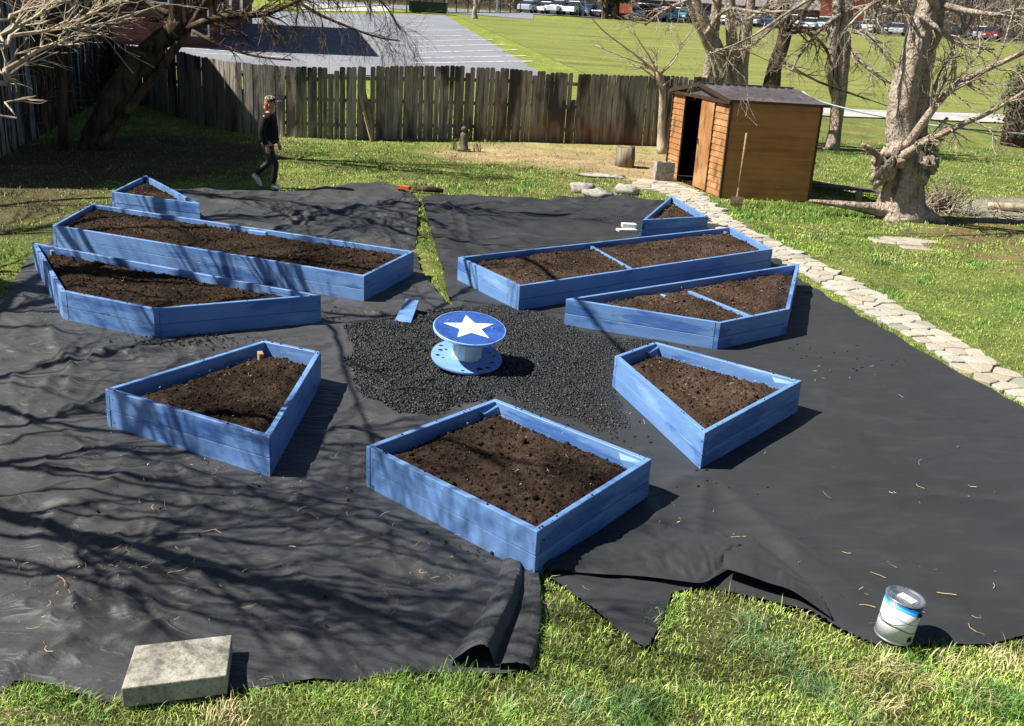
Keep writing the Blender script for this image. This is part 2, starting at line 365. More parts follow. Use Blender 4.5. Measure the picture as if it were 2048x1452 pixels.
_FOLDS = [([(1412, 955), (1330, 990), (1240, 1050), (1170, 1105)], .055, .09), ([(1412, 958), (1480, 1020), (1560, 1090), (1620, 1160)], .045, .10), ([(1408, 962), (1400, 1040), (1390, 1110)], .03, .07), ([(1412, 950), (1418, 905)], .05, .04),
    ([(1290, 1010), (1320, 1060), (1340, 1120)], .02, .04), ([(1500, 985), (1700, 1010), (1900, 1000)], .012, .06), ([(1560, 1040), (1760, 1075)], .012, .05), ([(1700, 1180), (1600, 1120), (1520, 1090)], .018, .05),
    ([(262, 1270), (262, 1200), (285, 1130)], .035, .04), ([(60, 1270), (120, 1250), (180, 1290), (90, 1330), (30, 1300)], .035, .05), ([(0, 1200), (60, 1215), (150, 1235), (235, 1230)], .03, .05), ([(945, 1000), (950, 1075)], .03, .03), ([(860, 1080), (850, 1160)], .02, .03),
    ([(1000, 1130), (900, 1200), (820, 1240)], .03, .05), ([(985, 1180), (880, 1260), (800, 1320)], .025, .05), ([(480, 985), (490, 1040)], .018, .03), ([(100, 640), (112, 690)], .04, .03), ([(40, 560), (70, 640), (140, 730)], .03, .06),
    ([(120, 700), (150, 760), (130, 800)], .03, .05), ([(0, 780), (120, 770), (220, 700)], .025, .05), ([(660, 560), (760, 640)], .02, .04), ([(870, 400), (930, 440), (942, 500)], .03, .04), ([(900, 425), (910, 470)], .02, .03)]
_rf = np.random.default_rng(91)
for _k in range(260):
    _px, _py = _rf.uniform(-20, 1000), _rf.uniform(640, 1340)
    _a = _rf.normal(0, .35)+(.0 if _rf.random() < .8 else 1.3); _l = _rf.uniform(50, 190)*(_py/1000); _P = [(_px, _py)]
    for _j in range(3): _a += _rf.normal(0, .28); _P.append((_P[-1][0]+_l/3*math.cos(_a), _P[-1][1]+_l/3*math.sin(_a)*.6))
    _FOLDS.append((_P, _rf.uniform(.008, .022), _rf.uniform(.014, .032)))
for _k in range(70):
    _px, _py = _rf.uniform(420, 1260), _rf.uniform(385, 520); _a = _rf.normal(.1, .2); _l = _rf.uniform(60, 170); _P = [(_px, _py)]
    for _j in range(3): _a += _rf.normal(0, .22); _P.append((_P[-1][0]+_l/3*math.cos(_a), _P[-1][1]+_l/3*math.sin(_a)*.4))
    _FOLDS.append((_P, _rf.uniform(.018, .042), _rf.uniform(.05, .10)))
for _k in range(34):
    _px, _py = _rf.uniform(1180, 2040), _rf.uniform(700, 1260); _a = _rf.normal(.15, .5); _l = _rf.uniform(80, 260)*(_py/1000); _P = [(_px, _py)]
    for _j in range(3): _a += _rf.normal(0, .2); _P.append((_P[-1][0]+_l/3*math.cos(_a), _P[-1][1]+_l/3*math.sin(_a)*.6))
    _FOLDS.append((_P, _rf.uniform(.005, .012), _rf.uniform(.02, .05)))
_FW = [(np.array(GP(p)), a, w_) for p, a, w_ in _FOLDS]
def folds(x, y):
    z = np.zeros(np.shape(x)); xj = x+.03*pn(x*5, y*5, 77); yj = y+.03*pn(x*5, y*5, 78)
    for P, a, w_ in _FW:
        lo, hi = P.min(0)-w_*3.5, P.max(0)+w_*3.5; m = (x > lo[0]) & (x < hi[0]) & (y > lo[1]) & (y < hi[1])
        if not m.any(): continue
        xx, yy = xj[m], yj[m]; best = np.full(xx.shape, 9.); tt = np.zeros(xx.shape); n = len(P)-1
        for i in range(n):
            e = P[i+1]-P[i]; l = e@e+1e-9; t = np.clip(((xx-P[i][0])*e[0]+(yy-P[i][1])*e[1])/l, 0, 1); d = np.hypot(xx-P[i][0]-t*e[0], yy-P[i][1]-t*e[1])
            b = d < best; best[b] = d[b]; tt[b] = ((i+t)/n)[b]
        z[m] += a*np.exp(-(best/w_)**1.5)*np.clip(np.minimum(tt, 1-tt)*5+.15, 0, 1)
    return z
def fab_h(x, y):
    back = sstep(10.2, 12.5, y)
    left = sstep(1.2, -.8, x+.06*(y-8))
    wx = x+.35*pn(x*.8, y*.8, 31); wy = y+.25*pn(x*.9, y*.9, 32)
    rx = pn(wx*.75, wy*3.2, 5)+.55*pn(wx*1.4, wy*7, 6)                    # ripples across the back
    c1 = np.clip(1-np.abs(pn(wx*.9, wy*1.2, 9))*11, 0, 1)**1.3              # sharp creases
    c2 = np.clip(1-np.abs(pn(wx*1.9+3, wy*2.4, 19))*10, 0, 1)**1.3
    c3 = np.clip(1-np.abs(pn(wx*4.2+3, wy*5.0, 29))*4.5, 0, 1)
    w2 = pn(wx*1.6, wy*1.9, 12)*.5+pn(wx*3.4, wy*3.8, 13)*.32+pn(wx*8, wy*9, 14)*.10
    zl = (.085*rx+.035*pn(wx*2.6, wy*2.2, 45))*back+left*(1-back*.6)*(.030*c1*sstep(-.2, .2, pn(x*.7, y*.7, 41))+.020*c2*sstep(-.15, .2, pn(x*.8, y*.8, 42))+.007*c3*sstep(-.1, .2, pn(x, y, 8))+.062*w2)
    zr = (1-left)*(1-back)*(.016*pn(wx*.5, wy*1.6, 7)+.024*w2+.010*c1*sstep(.0, .3, pn(x*.6, y*.6, 43)))
    return np.clip(zl+zr+folds(np.atleast_1d(x), np.atleast_1d(y)), -.045, .13)*(.12+.88*sstep(.02, .35, dist_feet(x, y)))
def in_fab(x, y): return inpoly(x, y, FAB_L) | inpoly(x, y, FAB_R)

# ------------------------------------------------------------------ ground
def axis(a, b, fine, lo, hi, grow=1.09):
    v = list(np.arange(a, b, fine)); s = fine
    while v[-1] < hi: s *= grow; v.append(v[-1]+s)
    s = fine; u = [a]
    while u[-1] > lo: s *= grow; u.append(u[-1]-s)
    return np.array(sorted(set(u[1:]+v)))
xs = axis(-12, 14, .14, -320, 320); ys = axis(2.5, 30, .14, -30, 480)
X, Y = np.meshgrid(xs, ys); nx, ny = len(xs), len(ys); X = X.ravel(); Y = Y.ravel()
Z = tz(X, Y)
near = (X > -14) & (X < 16) & (Y < 32) & (Y > 1)
infab = in_fab(X, Y)
Z = Z + np.where(near & ~infab, .02*fbm(X*1.1, Y*1.1, 3)+.008, 0) - np.where(infab, .05, 0)
def dist_box(x, y, poly):
    bx, by, d = nearest(x.copy(), y.copy(), poly); ins = inpoly(x, y, poly); return np.where(ins, 0, d)
DIRT1 = [T(*p)[:2] for p in [(950, 300), (1100, 288), (1330, 292), (1350, 330), (1330, 365), (1260, 350), (1180, 335), (1050, 322), (940, 315)]]
DIRT2 = [T(*p)[:2] for p in [(1810, 440), (1900, 430), (2060, 460), (2080, 545), (1990, 530), (1900, 490), (1830, 460)]]
SHADE = [T(*p)[:2] for p in [(-60, 330), (150, 285), (340, 275), (520, 300), (430, 345), (330, 355), (180, 360), (60, 430), (-60, 460)]]  # zone where the outbuilding's shade is painted into the ground colour
GRAVBED = [T(*p)[:2] for p in [(1890, 405), (2060, 400), (2060, 445), (1960, 440)]]
STRIP = [T(*p)[:2] for p in [(1440, 445), (1500, 500), (1700, 650), (2048, 860), (2100, 800), (1750, 570), (1450, 410)]]
def gcol(x, y):
    n = x.shape[0]
    c = np.tile(np.array([.165, .20, .055]), (n, 1)); c[y < 31] = (.155, .19, .05); c[y < 6.5] = (.075, .075, .03)
    def blend(c, t, k): return c*(1-k[:, None])+np.array(t)[None]*k[:, None]
    c = blend(c, (.20, .195, .065), sstep(-.1, .6, fbm(x*.5, y*.5, 4, 2))*.7)            # dry yellowish patches
    c = blend(c, (.075, .125, .03), sstep(.05, .5, fbm(x*.8, y*.8, 4, 8))*.7)
    c = blend(c, (.40, .29, .165), (1-sstep(0, 1.6, dist_box(x, y, DIRT1)+.7*fbm(x*1.4, y*1.4, 3, 5)))*.9)
    c = blend(c, (.20, .125, .075), (1-sstep(-.2, .7, dist_box(x, y, DIRT2)+1.1*fbm(x*2.5, y*2.5, 4, 5)+.15))*.75)
    c = blend(c, (.10, .08, .045), (1-sstep(0, 1.6, dist_box(x, y, SHADE)+.6*fbm(x*2, y*2, 3, 6)))*.9)  # painted shade: ground colour darkened beside the outbuilding
    c = blend(c, (.30, .28, .23), (1-sstep(0, .5, dist_box(x, y, GRAVBED)+.3*fbm(x*2, y*2, 3, 6)))*.8)
    c = blend(c, (.19, .13, .09), sstep(14, 17, y)*sstep(.12, .5, fbm(x*.7, y*.9, 4, 15))*.5)
    c = blend(c, (.30, .36, .06), sstep(23, 30, y)*(1-sstep(4, 7, x))*.4)
    c = blend(c, (.065, .052, .038), sstep(150, 158, y)*1.0)
    return c
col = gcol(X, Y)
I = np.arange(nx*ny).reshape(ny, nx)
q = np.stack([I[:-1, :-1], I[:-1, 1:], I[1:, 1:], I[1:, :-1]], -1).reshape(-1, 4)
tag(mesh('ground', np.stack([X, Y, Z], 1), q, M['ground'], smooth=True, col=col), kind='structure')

def sheet(name, poly, step, mat, dz):
    V, Q = grid_in(poly, step, lambda x, y, d: tz(x, y)+dz)
    return tag(mesh(name, V, Q, mat, smooth=True), kind='structure')
# mown field, car park, paths
xl0 = T(1066, 137)[:2]; xl1 = T(888, 30)[:2]
LOTE = [xl0+(xl0-xl1)*.12, xl1]                                     # right edge of the car park
far_l = T(600, 26)[:2]
lot_poly = [np.array([-45, 35.0]), np.array([LOTE[0][0], LOTE[0][1]]), LOTE[1], far_l, np.array([far_l[0]-30, far_l[1]+4])]
dr = [T(*p)[:2] for p in [(1560, 214), (1700, 220), (1850, 226), (2048, 232), (2150, 236), (2150, 256), (2048, 250), (1850, 241), (1700, 236), (1560, 230)]]
cars_y = 131.0
field_poly = [LOTE[0]+(3.0, -3), LOTE[1]+(1.2, 0), np.array([18, 128.5]), np.array([150, 128.5]), np.array([150, dr[0][1]+2.0])]+[np.array(p)+np.array([0, .35]) for p in dr[4::-1]]+[np.array([2.0, 34.0])]
sheet('field', field_poly, 1.3, M['field'], .02)
sheet('car_park', lot_poly, 1.5, M['asphalt'], .035)
sheet('driveway', dr, .35, M['path'], .05)
sheet('far_car_park', [(0, 129.2), (150, 129.2), (150, 156), (-30, 156), (-30, 124), (0, 112)], 3, M['asphalt'], .045)
walk = [T(*p)[:2] for p in [(600, 24), (784, 24), (775, 13), (600, 6)]]
sheet('concrete_walk', walk, .8, M['concrete_pale'], .06)
# parking bay lines
mb = MB()
for (xa, ya, xb, yb) in [(818, 44, 852, 43), (822, 52, 868, 52), (822, 62, 938, 61), (822, 73, 958, 72), (824, 84, 985, 80), (826, 95, 1010, 90), (828, 107, 1035, 101), (830, 118, 1052, 113), (832, 128, 1064, 124),
                         (620, 31, 715, 32), (650, 42, 700, 42), (400, 108, 560, 116), (370, 98, 450, 104), (688, 71, 665, 71), (672, 93, 700, 93)]:
    a = T(xa, ya)[:2]; b = T(xb, yb)[:2]; d = b-a; L_ = np.linalg.norm(d); d /= L_; nn = np.array([-d[1], d[0]])*.09
    k = int(L_/1.5)+2
    P = [a+d*L_*i/(k-1) for i in range(k)]
    V = [(p[0]+s*nn[0], p[1]+s*nn[1], tz(p[0]+s*nn[0], p[1]+s*nn[1])+.05) for p in P for s in (-1, 1)]
    mb.add(V, [(2*i, 2*i+1, 2*i+3, 2*i+2) for i in range(k-1)])
tag(mb.build('parking_lines', M['line_paint']), kind='structure')

# ------------------------------------------------------------------ landscape fabric
def fab_mesh(name, poly, base, mat, label, step=.026):
    P = np.asarray(poly)
    Q_ = []
    for i in range(len(P)):                                  # a slightly wavy rim
        a, b = P[i], P[(i+1) % len(P)]; k = max(1, int(np.linalg.norm(b-a)/.12))
        for j in range(k):
            p = a+(b-a)*j/k; Q_.append(p+.018*np.array([pn(p[0]*3, p[1]*3, 2), pn(p[0]*3, p[1]*3, 7)]))
    def zf(x, y, d):
        rim = np.exp(-(d/.05)**2)
        return base+fab_h(x, y)+rim*(.012*pn(x*4, y*4, 20)-.010)+.014*np.exp(-((d-.12)/.08)**2)*np.clip(pn(x*2, y*2, 33)+.1, 0, 1)
    V, Q = grid_in(Q_, step, zf)
    o = mesh(name, V, Q, mat, smooth=True)
    return tag(o, label, 'ground cloth')
fl = fab_mesh('landscape_fabric', FAB_L, .030, M['fabric'], 'wrinkled black landscape fabric spread under the left hand beds')
fr = fab_mesh('landscape_fabric', FAB_R, .038, M['fabric_smooth'], 'smooth black landscape fabric reaching to the stone path and paint can')
# folded-over flaps of the sheets
def cat(P, k):
    P = np.asarray(P, float); n = len(P); o = []
    for i in range(n-1):
        p0, p1, p2, p3 = P[max(i-1, 0)], P[i], P[i+1], P[min(i+2, n-1)]
        for j in range(k):
            t = j/k; o.append(.5*((2*p1)+(-p0+p2)*t+(2*p0-5*p1+4*p2-p3)*t*t+(-p0+3*p1-3*p2+p3)*t**3))
    o.append(P[-1]); return np.array(o)
def flap(parent, rows, mat, amp=.012):                # rows of 3D points, lofted, with crumples across the cloth
    A = cat(np.array([cat(r, 5) for r in rows]), 9); a, b = A.shape[:2]
    nu = np.gradient(A, axis=0); nv = np.gradient(A, axis=1); N = np.cross(nu, nv); N /= np.linalg.norm(N, axis=2)[..., None]+1e-9
    uu, vv = np.meshgrid(np.arange(a)/9, np.arange(b)/5, indexing='ij')
    rid = np.clip(1-np.abs(pn(uu*1.6+vv*.7, vv*.9-uu*.3, 61))*7, 0, 1)-.6*np.clip(1-np.abs(pn(uu*2.3-vv*.8, vv*1.4, 62))*7, 0, 1)
    edge = np.minimum(1, np.minimum(vv, vv.max()-vv)*2)[..., None]
    A = A+N*(amp*(rid+.9*pn(uu*1.3, vv*1.2, 63)))[..., None]*edge; A[..., 2] = np.maximum(A[..., 2], .012)
    I_ = np.arange(a*b).reshape(a, b); Q_ = np.stack([I_[:-1, :-1], I_[:-1, 1:], I_[1:, 1:], I_[1:, :-1]], -1).reshape(-1, 4)
    return mesh('folded_flap', A.reshape(-1, 3), Q_, mat, parent, True)
def g3(px, py, z): return G(px, py, z)
# loose roll on the right sheet: edge lifted and curled back
rows = []
for (xa, ya), (xb, yb), h in [((1082, 1150), (1090, 1156), .02), ((1150, 1132), (1185, 1166), .04), ((1225, 1120), (1280, 1172), .05), ((1310, 1114), (1345, 1180), .055), ((1375, 1112), (1400, 1186), .06), ((1430, 1114), (1432, 1172), .075), ((1470, 1118), (1478, 1146), .085)]:
    a = G(xa, ya)[:2]; b = G(xb, yb)[:2]      # a flap folded over towards the camera
    rows.append([(*(a+(a-b)*.9), .040), (*(a+(a-b)*.25), .046+h*.5), (*(a+(b-a)*.1), .05+h), (*(a+(b-a)*.45), .052+h*.8), (*(a+(b-a)*.8), .05+h*.42), (*b, .05+h*.25)])
flap(fr, rows, M['fabric_smooth'])
rows = []
for (xa, ya), (xb, yb), h in [((1445, 1128), (1440, 1170), .07), ((1490, 1130), (1480, 1186), .085), ((1530, 1150), (1530, 1200), .07), ((1570, 1172), (1575, 1212), .06), ((1610, 1200), (1620, 1232), .03), ((1650, 1230), (1660, 1254), .006)]:
    a = G(xa, ya)[:2]; b = G(xb, yb)[:2]      # the lifted rim beyond it, open underneath
    rows.append([(*(a+(a-b)*1.3), .040), (*(a+(a-b)*.5), .048+h*.3), (*a, .05+h*.8), (*(a+(b-a)*.5), .05+h*1.05), (*b, .05+h*.85)])
flap(fr, rows, M['fabric_smooth'], .006)
rows = []                                    # curl at the right edge of the left sheet
for (xa, ya), (xb, yb), h in [((1020, 1130), (1075, 1155), .02), ((1010, 1180), (1080, 1200), .05), ((985, 1240), (1076, 1262), .07), ((950, 1300), (1066, 1310), .085), ((930, 1342), (1056, 1352), .09)]:
    a = G(xa, ya)[:2]; b = G(xb, yb)[:2]
    rows.append([(*(a-(b-a)*.25), .034), (*a, .045+h*.8), (*(a+(b-a)*.28), .05+h*1.15), (*(a+(b-a)*.42), .045+h*.5), (*(a+(b-a)*.46), .046), (*(a+(b-a)*.6), .05+h*.12), (*(a+(b-a)*.8), .05+h*.22), (*b, .05+h*.1), (*(b+(b-a)*.06), .012)])
flap(fl, rows, M['fabric'], .006)

# ------------------------------------------------------------------ raised beds
HB = .295
def inset(poly, t):
    n = len(poly); P = [np.asarray(p, float)[:2] for p in poly]
    ar = sum(P[i][0]*P[(i+1) % n][1]-P[(i+1) % n][0]*P[i][1] for i in range(n)); s = 1 if ar > 0 else -1
    out = []
    for i in range(n):
        e0 = P[i]-P[i-1]; e1 = P[(i+1) % n]-P[i]; e0 /= np.linalg.norm(e0); e1 /= np.linalg.norm(e1)
        n0 = s*np.array([-e0[1], e0[0]]); n1 = s*np.array([-e1[1], e1[0]])
        k = t/(1+n0@n1); out.append(P[i]+(n0+n1)*k)
    return out
def isect(p, u, q_, v):
    t = ((q_[0]-p[0])*v[1]-(q_[1]-p[1])*v[0])/(u[0]*v[1]-u[1]*v[0]); return p+u*t
def bed(pts, label, soil_label, soil_top=.25, dividers=(), posts=(), braces=(), seed=0, hb=HB, cover=.03):
    P = [G(x, y, hb+.015)[:2] for x, y in pts]
    c = np.mean(P, 0)
    root = thing('raised_bed', label, 'garden bed', (c[0], c[1], .0), group='blue raised garden beds')
    Q = inset(P, .04); n = len(P); z0 = .012; z1 = hb+.015; mid = z0+(z1-z0)*.49
    r2 = random.Random(seed)
    for i in range(n):
        A, B = P[i]-c, P[(i+1) % n]-c; a, b = Q[i]-c, Q[(i+1) % n]-c
        L_ = np.linalg.norm(B-A); d = (B-A)/L_; m = MB()
        s0 = r2.uniform(0, 30)
        for (za, zb, k) in ((z0, mid-.0015, 0), (mid+.0015, z1, 1)):
            ja = r2.uniform(0, .004); jb = r2.uniform(0, .004); off = r2.uniform(-.002, .002)
            nn = (c*0+np.array([-d[1], d[0]]))*off
            S0 = isect(A, B-A, Q[i]-c, Q[i]-Q[i-1]); E0 = isect(Q[i]-c, Q[(i+1) % n]-Q[i], P[(i+1) % n]-c, P[(i+2) % n]-P[(i+1) % n])
            poly = [S0+d*(.0025+ja*.6)+nn, B+d*jb*.5+nn, E0+nn, a+d*.0015+nn]     # butt joint: each board covers the end of the next
            u = [s0+k*5, s0+k*5+L_, s0+k*5+L_, s0+k*5]
            uv = [(u[0], za+k*3), (u[1], za+k*3), (u[2], za-.04+k*3), (u[3], za-.04+k*3), (u[0], zb+k*3), (u[1], zb+k*3), (u[2], zb+.04+k*3), (u[3], zb+.04+k*3)]
            m.prism(poly, za, zb, uv)
        bevel(m.build('side_board', M['blue_wood'], root), .003)
    if seed in (3, 4, 5, 6, 7):
        for i in range(n):
            A, B = P[i]-c, P[(i+1) % n]-c; d = (B-A)/np.linalg.norm(B-A); no = np.array([d[1], -d[0]]); no = no if no@((A+B)/2) > 0 else -no
            for e_, sg in ((A, 1), (B, -1)):
                for zz in (.06, .235):
                    p = e_+d*sg*(.022 if sg < 0 else .075)+no*.0005; m = MB(); m.box((p[0], p[1], zz+r2.uniform(-.012, .012)), (.009, .003, .009), math.atan2(d[1], d[0])+.0); m.build('screw_head', M['galv' if r2.random() < .5 else 'black'], root)
    for (x0, y0, x1, y1) in dividers:
        a, b = G(x0, y0, z1)[:2]-c, G(x1, y1, z1)[:2]-c; d = (b-a)/np.linalg.norm(b-a); nn = np.array([-d[1], d[0]])*.019
        m = MB(); L_ = np.linalg.norm(b-a)
        m.prism([a-nn, b-nn, b+nn, a+nn], .03, z1-.02, [(0, 0), (L_, 0), (L_, .04), (0, .04), (0, .3), (L_, .3), (L_, .34), (0, .34)])
        bevel(m.build('divider_board', M['blue_wood'], root), .003)
    for (x, y, mt, s) in posts:
        p = G(x, y, z1)[:2]-c; m = MB(); m.box((p[0], p[1], .16), (.04*s, .085*s, .26), rz=r2.uniform(-.2, .2)+.5)
        bevel(m.build('corner_post', M[mt], root), .003)
    for i in braces:                                       # triangular corner cleat
        q0 = Q[i]-c; u = (Q[i-1]-Q[i]); u = u/np.linalg.norm(u); v = (Q[(i+1) % n]-Q[i]); v = v/np.linalg.norm(v)
        m = MB(); L_ = .2; p1 = q0+v*L_; th = np.array(u)*.03
        m.add([(*q0, z1-.02), (*p1, z1-.02), (*(q0+v*.16+th), z1-.05), (*(q0+th), z1-.03), (*q0, z1-.16), (*p1, z1-.03), (*(q0+v*.03+th), z1-.2), (*(q0+th), z1-.2)],
              [(0, 1, 2, 3), (7, 6, 5, 4), (0, 4, 5, 1), (1, 5, 6, 2), (2, 6, 7, 3), (3, 7, 4, 0)])
        m.build('corner_brace', M['blue_wood'], root)
    S = inset(P, .0415)
    def zf(x, y, d):
        m = sstep(0, .16, d)
        z = soil_top-cover+cover*m+.018*fbm(x*2.4, y*2.4, 3, seed)
        cl = np.abs(pn(x*6, y*6, seed+1))*.034+np.abs(pn(x*14, y*14, seed+2))*.030+np.abs(pn(x*31, y*31, seed+5))*.020
        return np.minimum(z+cl*(.4+.6*m)+.01*pn(x*45, y*45, seed+4), z1+.045)
    V, Qd = grid_in(S, .0125, zf)
    k = fbm(V[:, 0]*1.7, V[:, 1]*1.7, 4, seed+9)[:, None]
    cc = np.clip(np.array([[.050, .033, .023]])*(1.5 if seed >= 6 else 1.0)*(1+.9*k), .008, 1)
    # loose clods
    cv, cf, ccol = [], [], []
    rr = np.random.default_rng(seed+50); area = len(Qd)*.0125**2; nb = int(area*650)
    idx = rr.integers(0, len(V), nb)
    ico, icf = ICO
    for j in idx:
        s_ = rr.uniform(.003, .011)*(2.1 if rr.random() < .03 else 1); b0 = len(V)+len(cv)*len(ico)
        cv.append(ico*s_*rr.uniform(.6, 1.3, (len(ico), 3))+V[j]+np.array([0, 0, s_*.4])); cf.append(icf+b0)
        t_ = rr.uniform(.5, 1.5)*(1.5 if seed >= 6 else 1.0); ccol.append(np.tile(np.array([.060, .040, .029])*t_, (len(ico), 1)))
    tri = np.concatenate([np.stack([Qd[:, 0], Qd[:, 1], Qd[:, 2]], 1), np.stack([Qd[:, 0], Qd[:, 2], Qd[:, 3]], 1)]+cf)
    tag(mesh('soil', np.concatenate([V]+cv), tri, M['soil'], smooth=True, col=np.concatenate([cc]+ccol)), soil_label, 'soil', kind='stuff')
    return root, P
def _ico():
    bm = bmesh.new(); bmesh.ops.create_icosphere(bm, subdivisions=1, radius=1)
    v = np.array([p.co[:] for p in bm.verts]); f = np.array([[q_.index for q_ in x.verts] for x in bm.faces]); bm.free(); return v, f
ICO = _ico()
beds = []
beds.append(bed([(291, 350), (223, 383.5), (399, 407)], 'small triangular blue bed farthest left beside the shaded lawn', 'dark soil in the small triangular bed on the left', .25, seed=1))
beds.append(bed([(183.7, 407), (104.7, 450.2), (728.3, 552), (827.8, 502.4)], 'long narrow blue bed on the left with dappled front board', 'dark soil in the long left bed', .265, seed=2))
beds.append(bed([(64.5, 484), (121.7, 581.3), (306.7, 617.7), (642, 590)], 'four sided pointed blue bed on the left in front of the long bed', 'dark soil with straw in the pointed left bed', .26, posts=[(104, 497, 'grey_wood', .9)], seed=3, cover=.05))
beds.append(bed([(529, 680), (209.3, 777.8), (539, 874), (642, 703)], 'wedge shaped blue bed at front left with a bare wood post in its corner', 'dark soil in the wedge bed at front left', .235, posts=[(521, 700, 'bare_wood', 1)], braces=[1, 2], seed=4, cover=.06))
beds.append(bed([(991, 797), (732.8, 892), (1074.6, 1063.7), (1303.5, 918.4)], 'square blue bed nearest the camera in the middle', 'dark soil in the nearest square bed', .25, braces=[0, 3], seed=5, cover=.055))
beds.append(bed([(1310, 683), (1229.8, 711.6), (1409.6, 866.6), (1604, 761.5)], 'wedge shaped blue bed at front right of the spool table', 'brown soil in the wedge bed at front right', .235, braces=[0, 3], seed=6, cover=.05))
beds.append(bed([(1599.4, 527), (1579.4, 617.7), (1441.6, 645.7), (1132, 597.7)], 'pointed four sided blue bed on the right with a soil covered divider', 'dark soil in the pointed right bed', .255, dividers=[(1379, 578, 1508, 630)], posts=[(1328, 586, 'blue_pale', .8)], seed=7, cover=.06))
beds.append(bed([(1460.8, 454), (1545.5, 497.9), (1039.5, 571.8), (916, 514)], 'long narrow blue bed on the right split by one divider', 'dark soil in the long right bed', .26, dividers=[(1184, 489, 1264, 534)], posts=[(1452, 461, 'grey_wood', .9)], seed=8, cover=.045))
beds.append(bed([(1342.5, 391), (1284.6, 440), (1417, 432.7)], 'small triangular blue bed on the right near the shed', 'dark soil in the small triangular bed on the right', .25, braces=[2], seed=9, cover=.05))
BEDP = [b[1] for b in beds]

# ------------------------------------------------------------------ rubber mulch ring
GR = GP([(705, 668), (745, 648), (800, 648), (860, 632), (930, 622), (1000, 620), (1060, 628), (1120, 650), (1160, 672), (1250, 688), (1330, 694), (1300, 720), (1236, 730), (1225, 775), (1215, 830), (1235, 858), (1205, 875), (1150, 850), (1080, 828), (1040, 812), (990, 797), (940, 812), (880, 830), (810, 830), (765, 812), (722, 785), (710, 740), (716, 700)])
GS = G(933, 713, .13)
def gravel():
    P = np.asarray(GR); lo, hi = P.min(0), P.max(0); N = 150000
    x = rng.uniform(lo[0]-.25, hi[0]+.25, N); y = rng.uniform(lo[1]-.25, hi[1]+.25, N)
    ins = inpoly(x, y, GR); bx, by, d = nearest(x.copy(), y.copy(), GR); sd = np.where(ins, d, -d)+.10*fbm(x*2.5, y*2.5, 3, 4)
    keep = rng.random(N) < sstep(-.08, .04, sd)
    for bp in BEDP: keep &= ~inpoly(x, y, bp)
    x, y, sd = x[keep], y[keep], sd[keep]; n = len(x)
    v, f = ICO; sc_ = rng.uniform(.004, .0125, n)*(.7+.5*rng.random(n)**3)
    ax = rng.uniform(.35, 1.7, (n, 1, 3)); jit = rng.uniform(.7, 1.25, (n, len(v), 3))
    W = v[None]*ax*jit*sc_[:, None, None]
    a = rng.uniform(0, 2*np.pi, n); b = rng.uniform(-1, 1, n)
    ca, sa, cb, sb = np.cos(a), np.sin(a), np.cos(b), np.sin(b)
    Rm = np.stack([np.stack([ca*cb, -sa, ca*sb], -1), np.stack([sa*cb, ca, sa*sb], -1), np.stack([-sb, 0*a, cb], -1)], 1)
    W = np.einsum('nij,nvj->nvi', Rm, W)
    hump = .034+.018*sstep(0, .5, sd)*(.8+.5*fbm(x*3, y*3, 2, 1))+fab_h(x, y)+sstep(-.1, .33, (y-GS[1]))*np.exp(-(((x-GS[0])**2+(y-GS[1])**2)/.36**2)**2)*.11
    W += np.stack([x, y, hump+.006*rng.random(n)], 1)[:, None]
    Fq = (f[None]+np.arange(n)[:, None, None]*len(v)).reshape(-1, 3)
    tag(mesh('rubber_mulch', W.reshape(-1, 3), Fq, M['gravel']), 'ring of dark rubber mulch spread round the spool table', 'mulch', kind='stuff')
gravel()

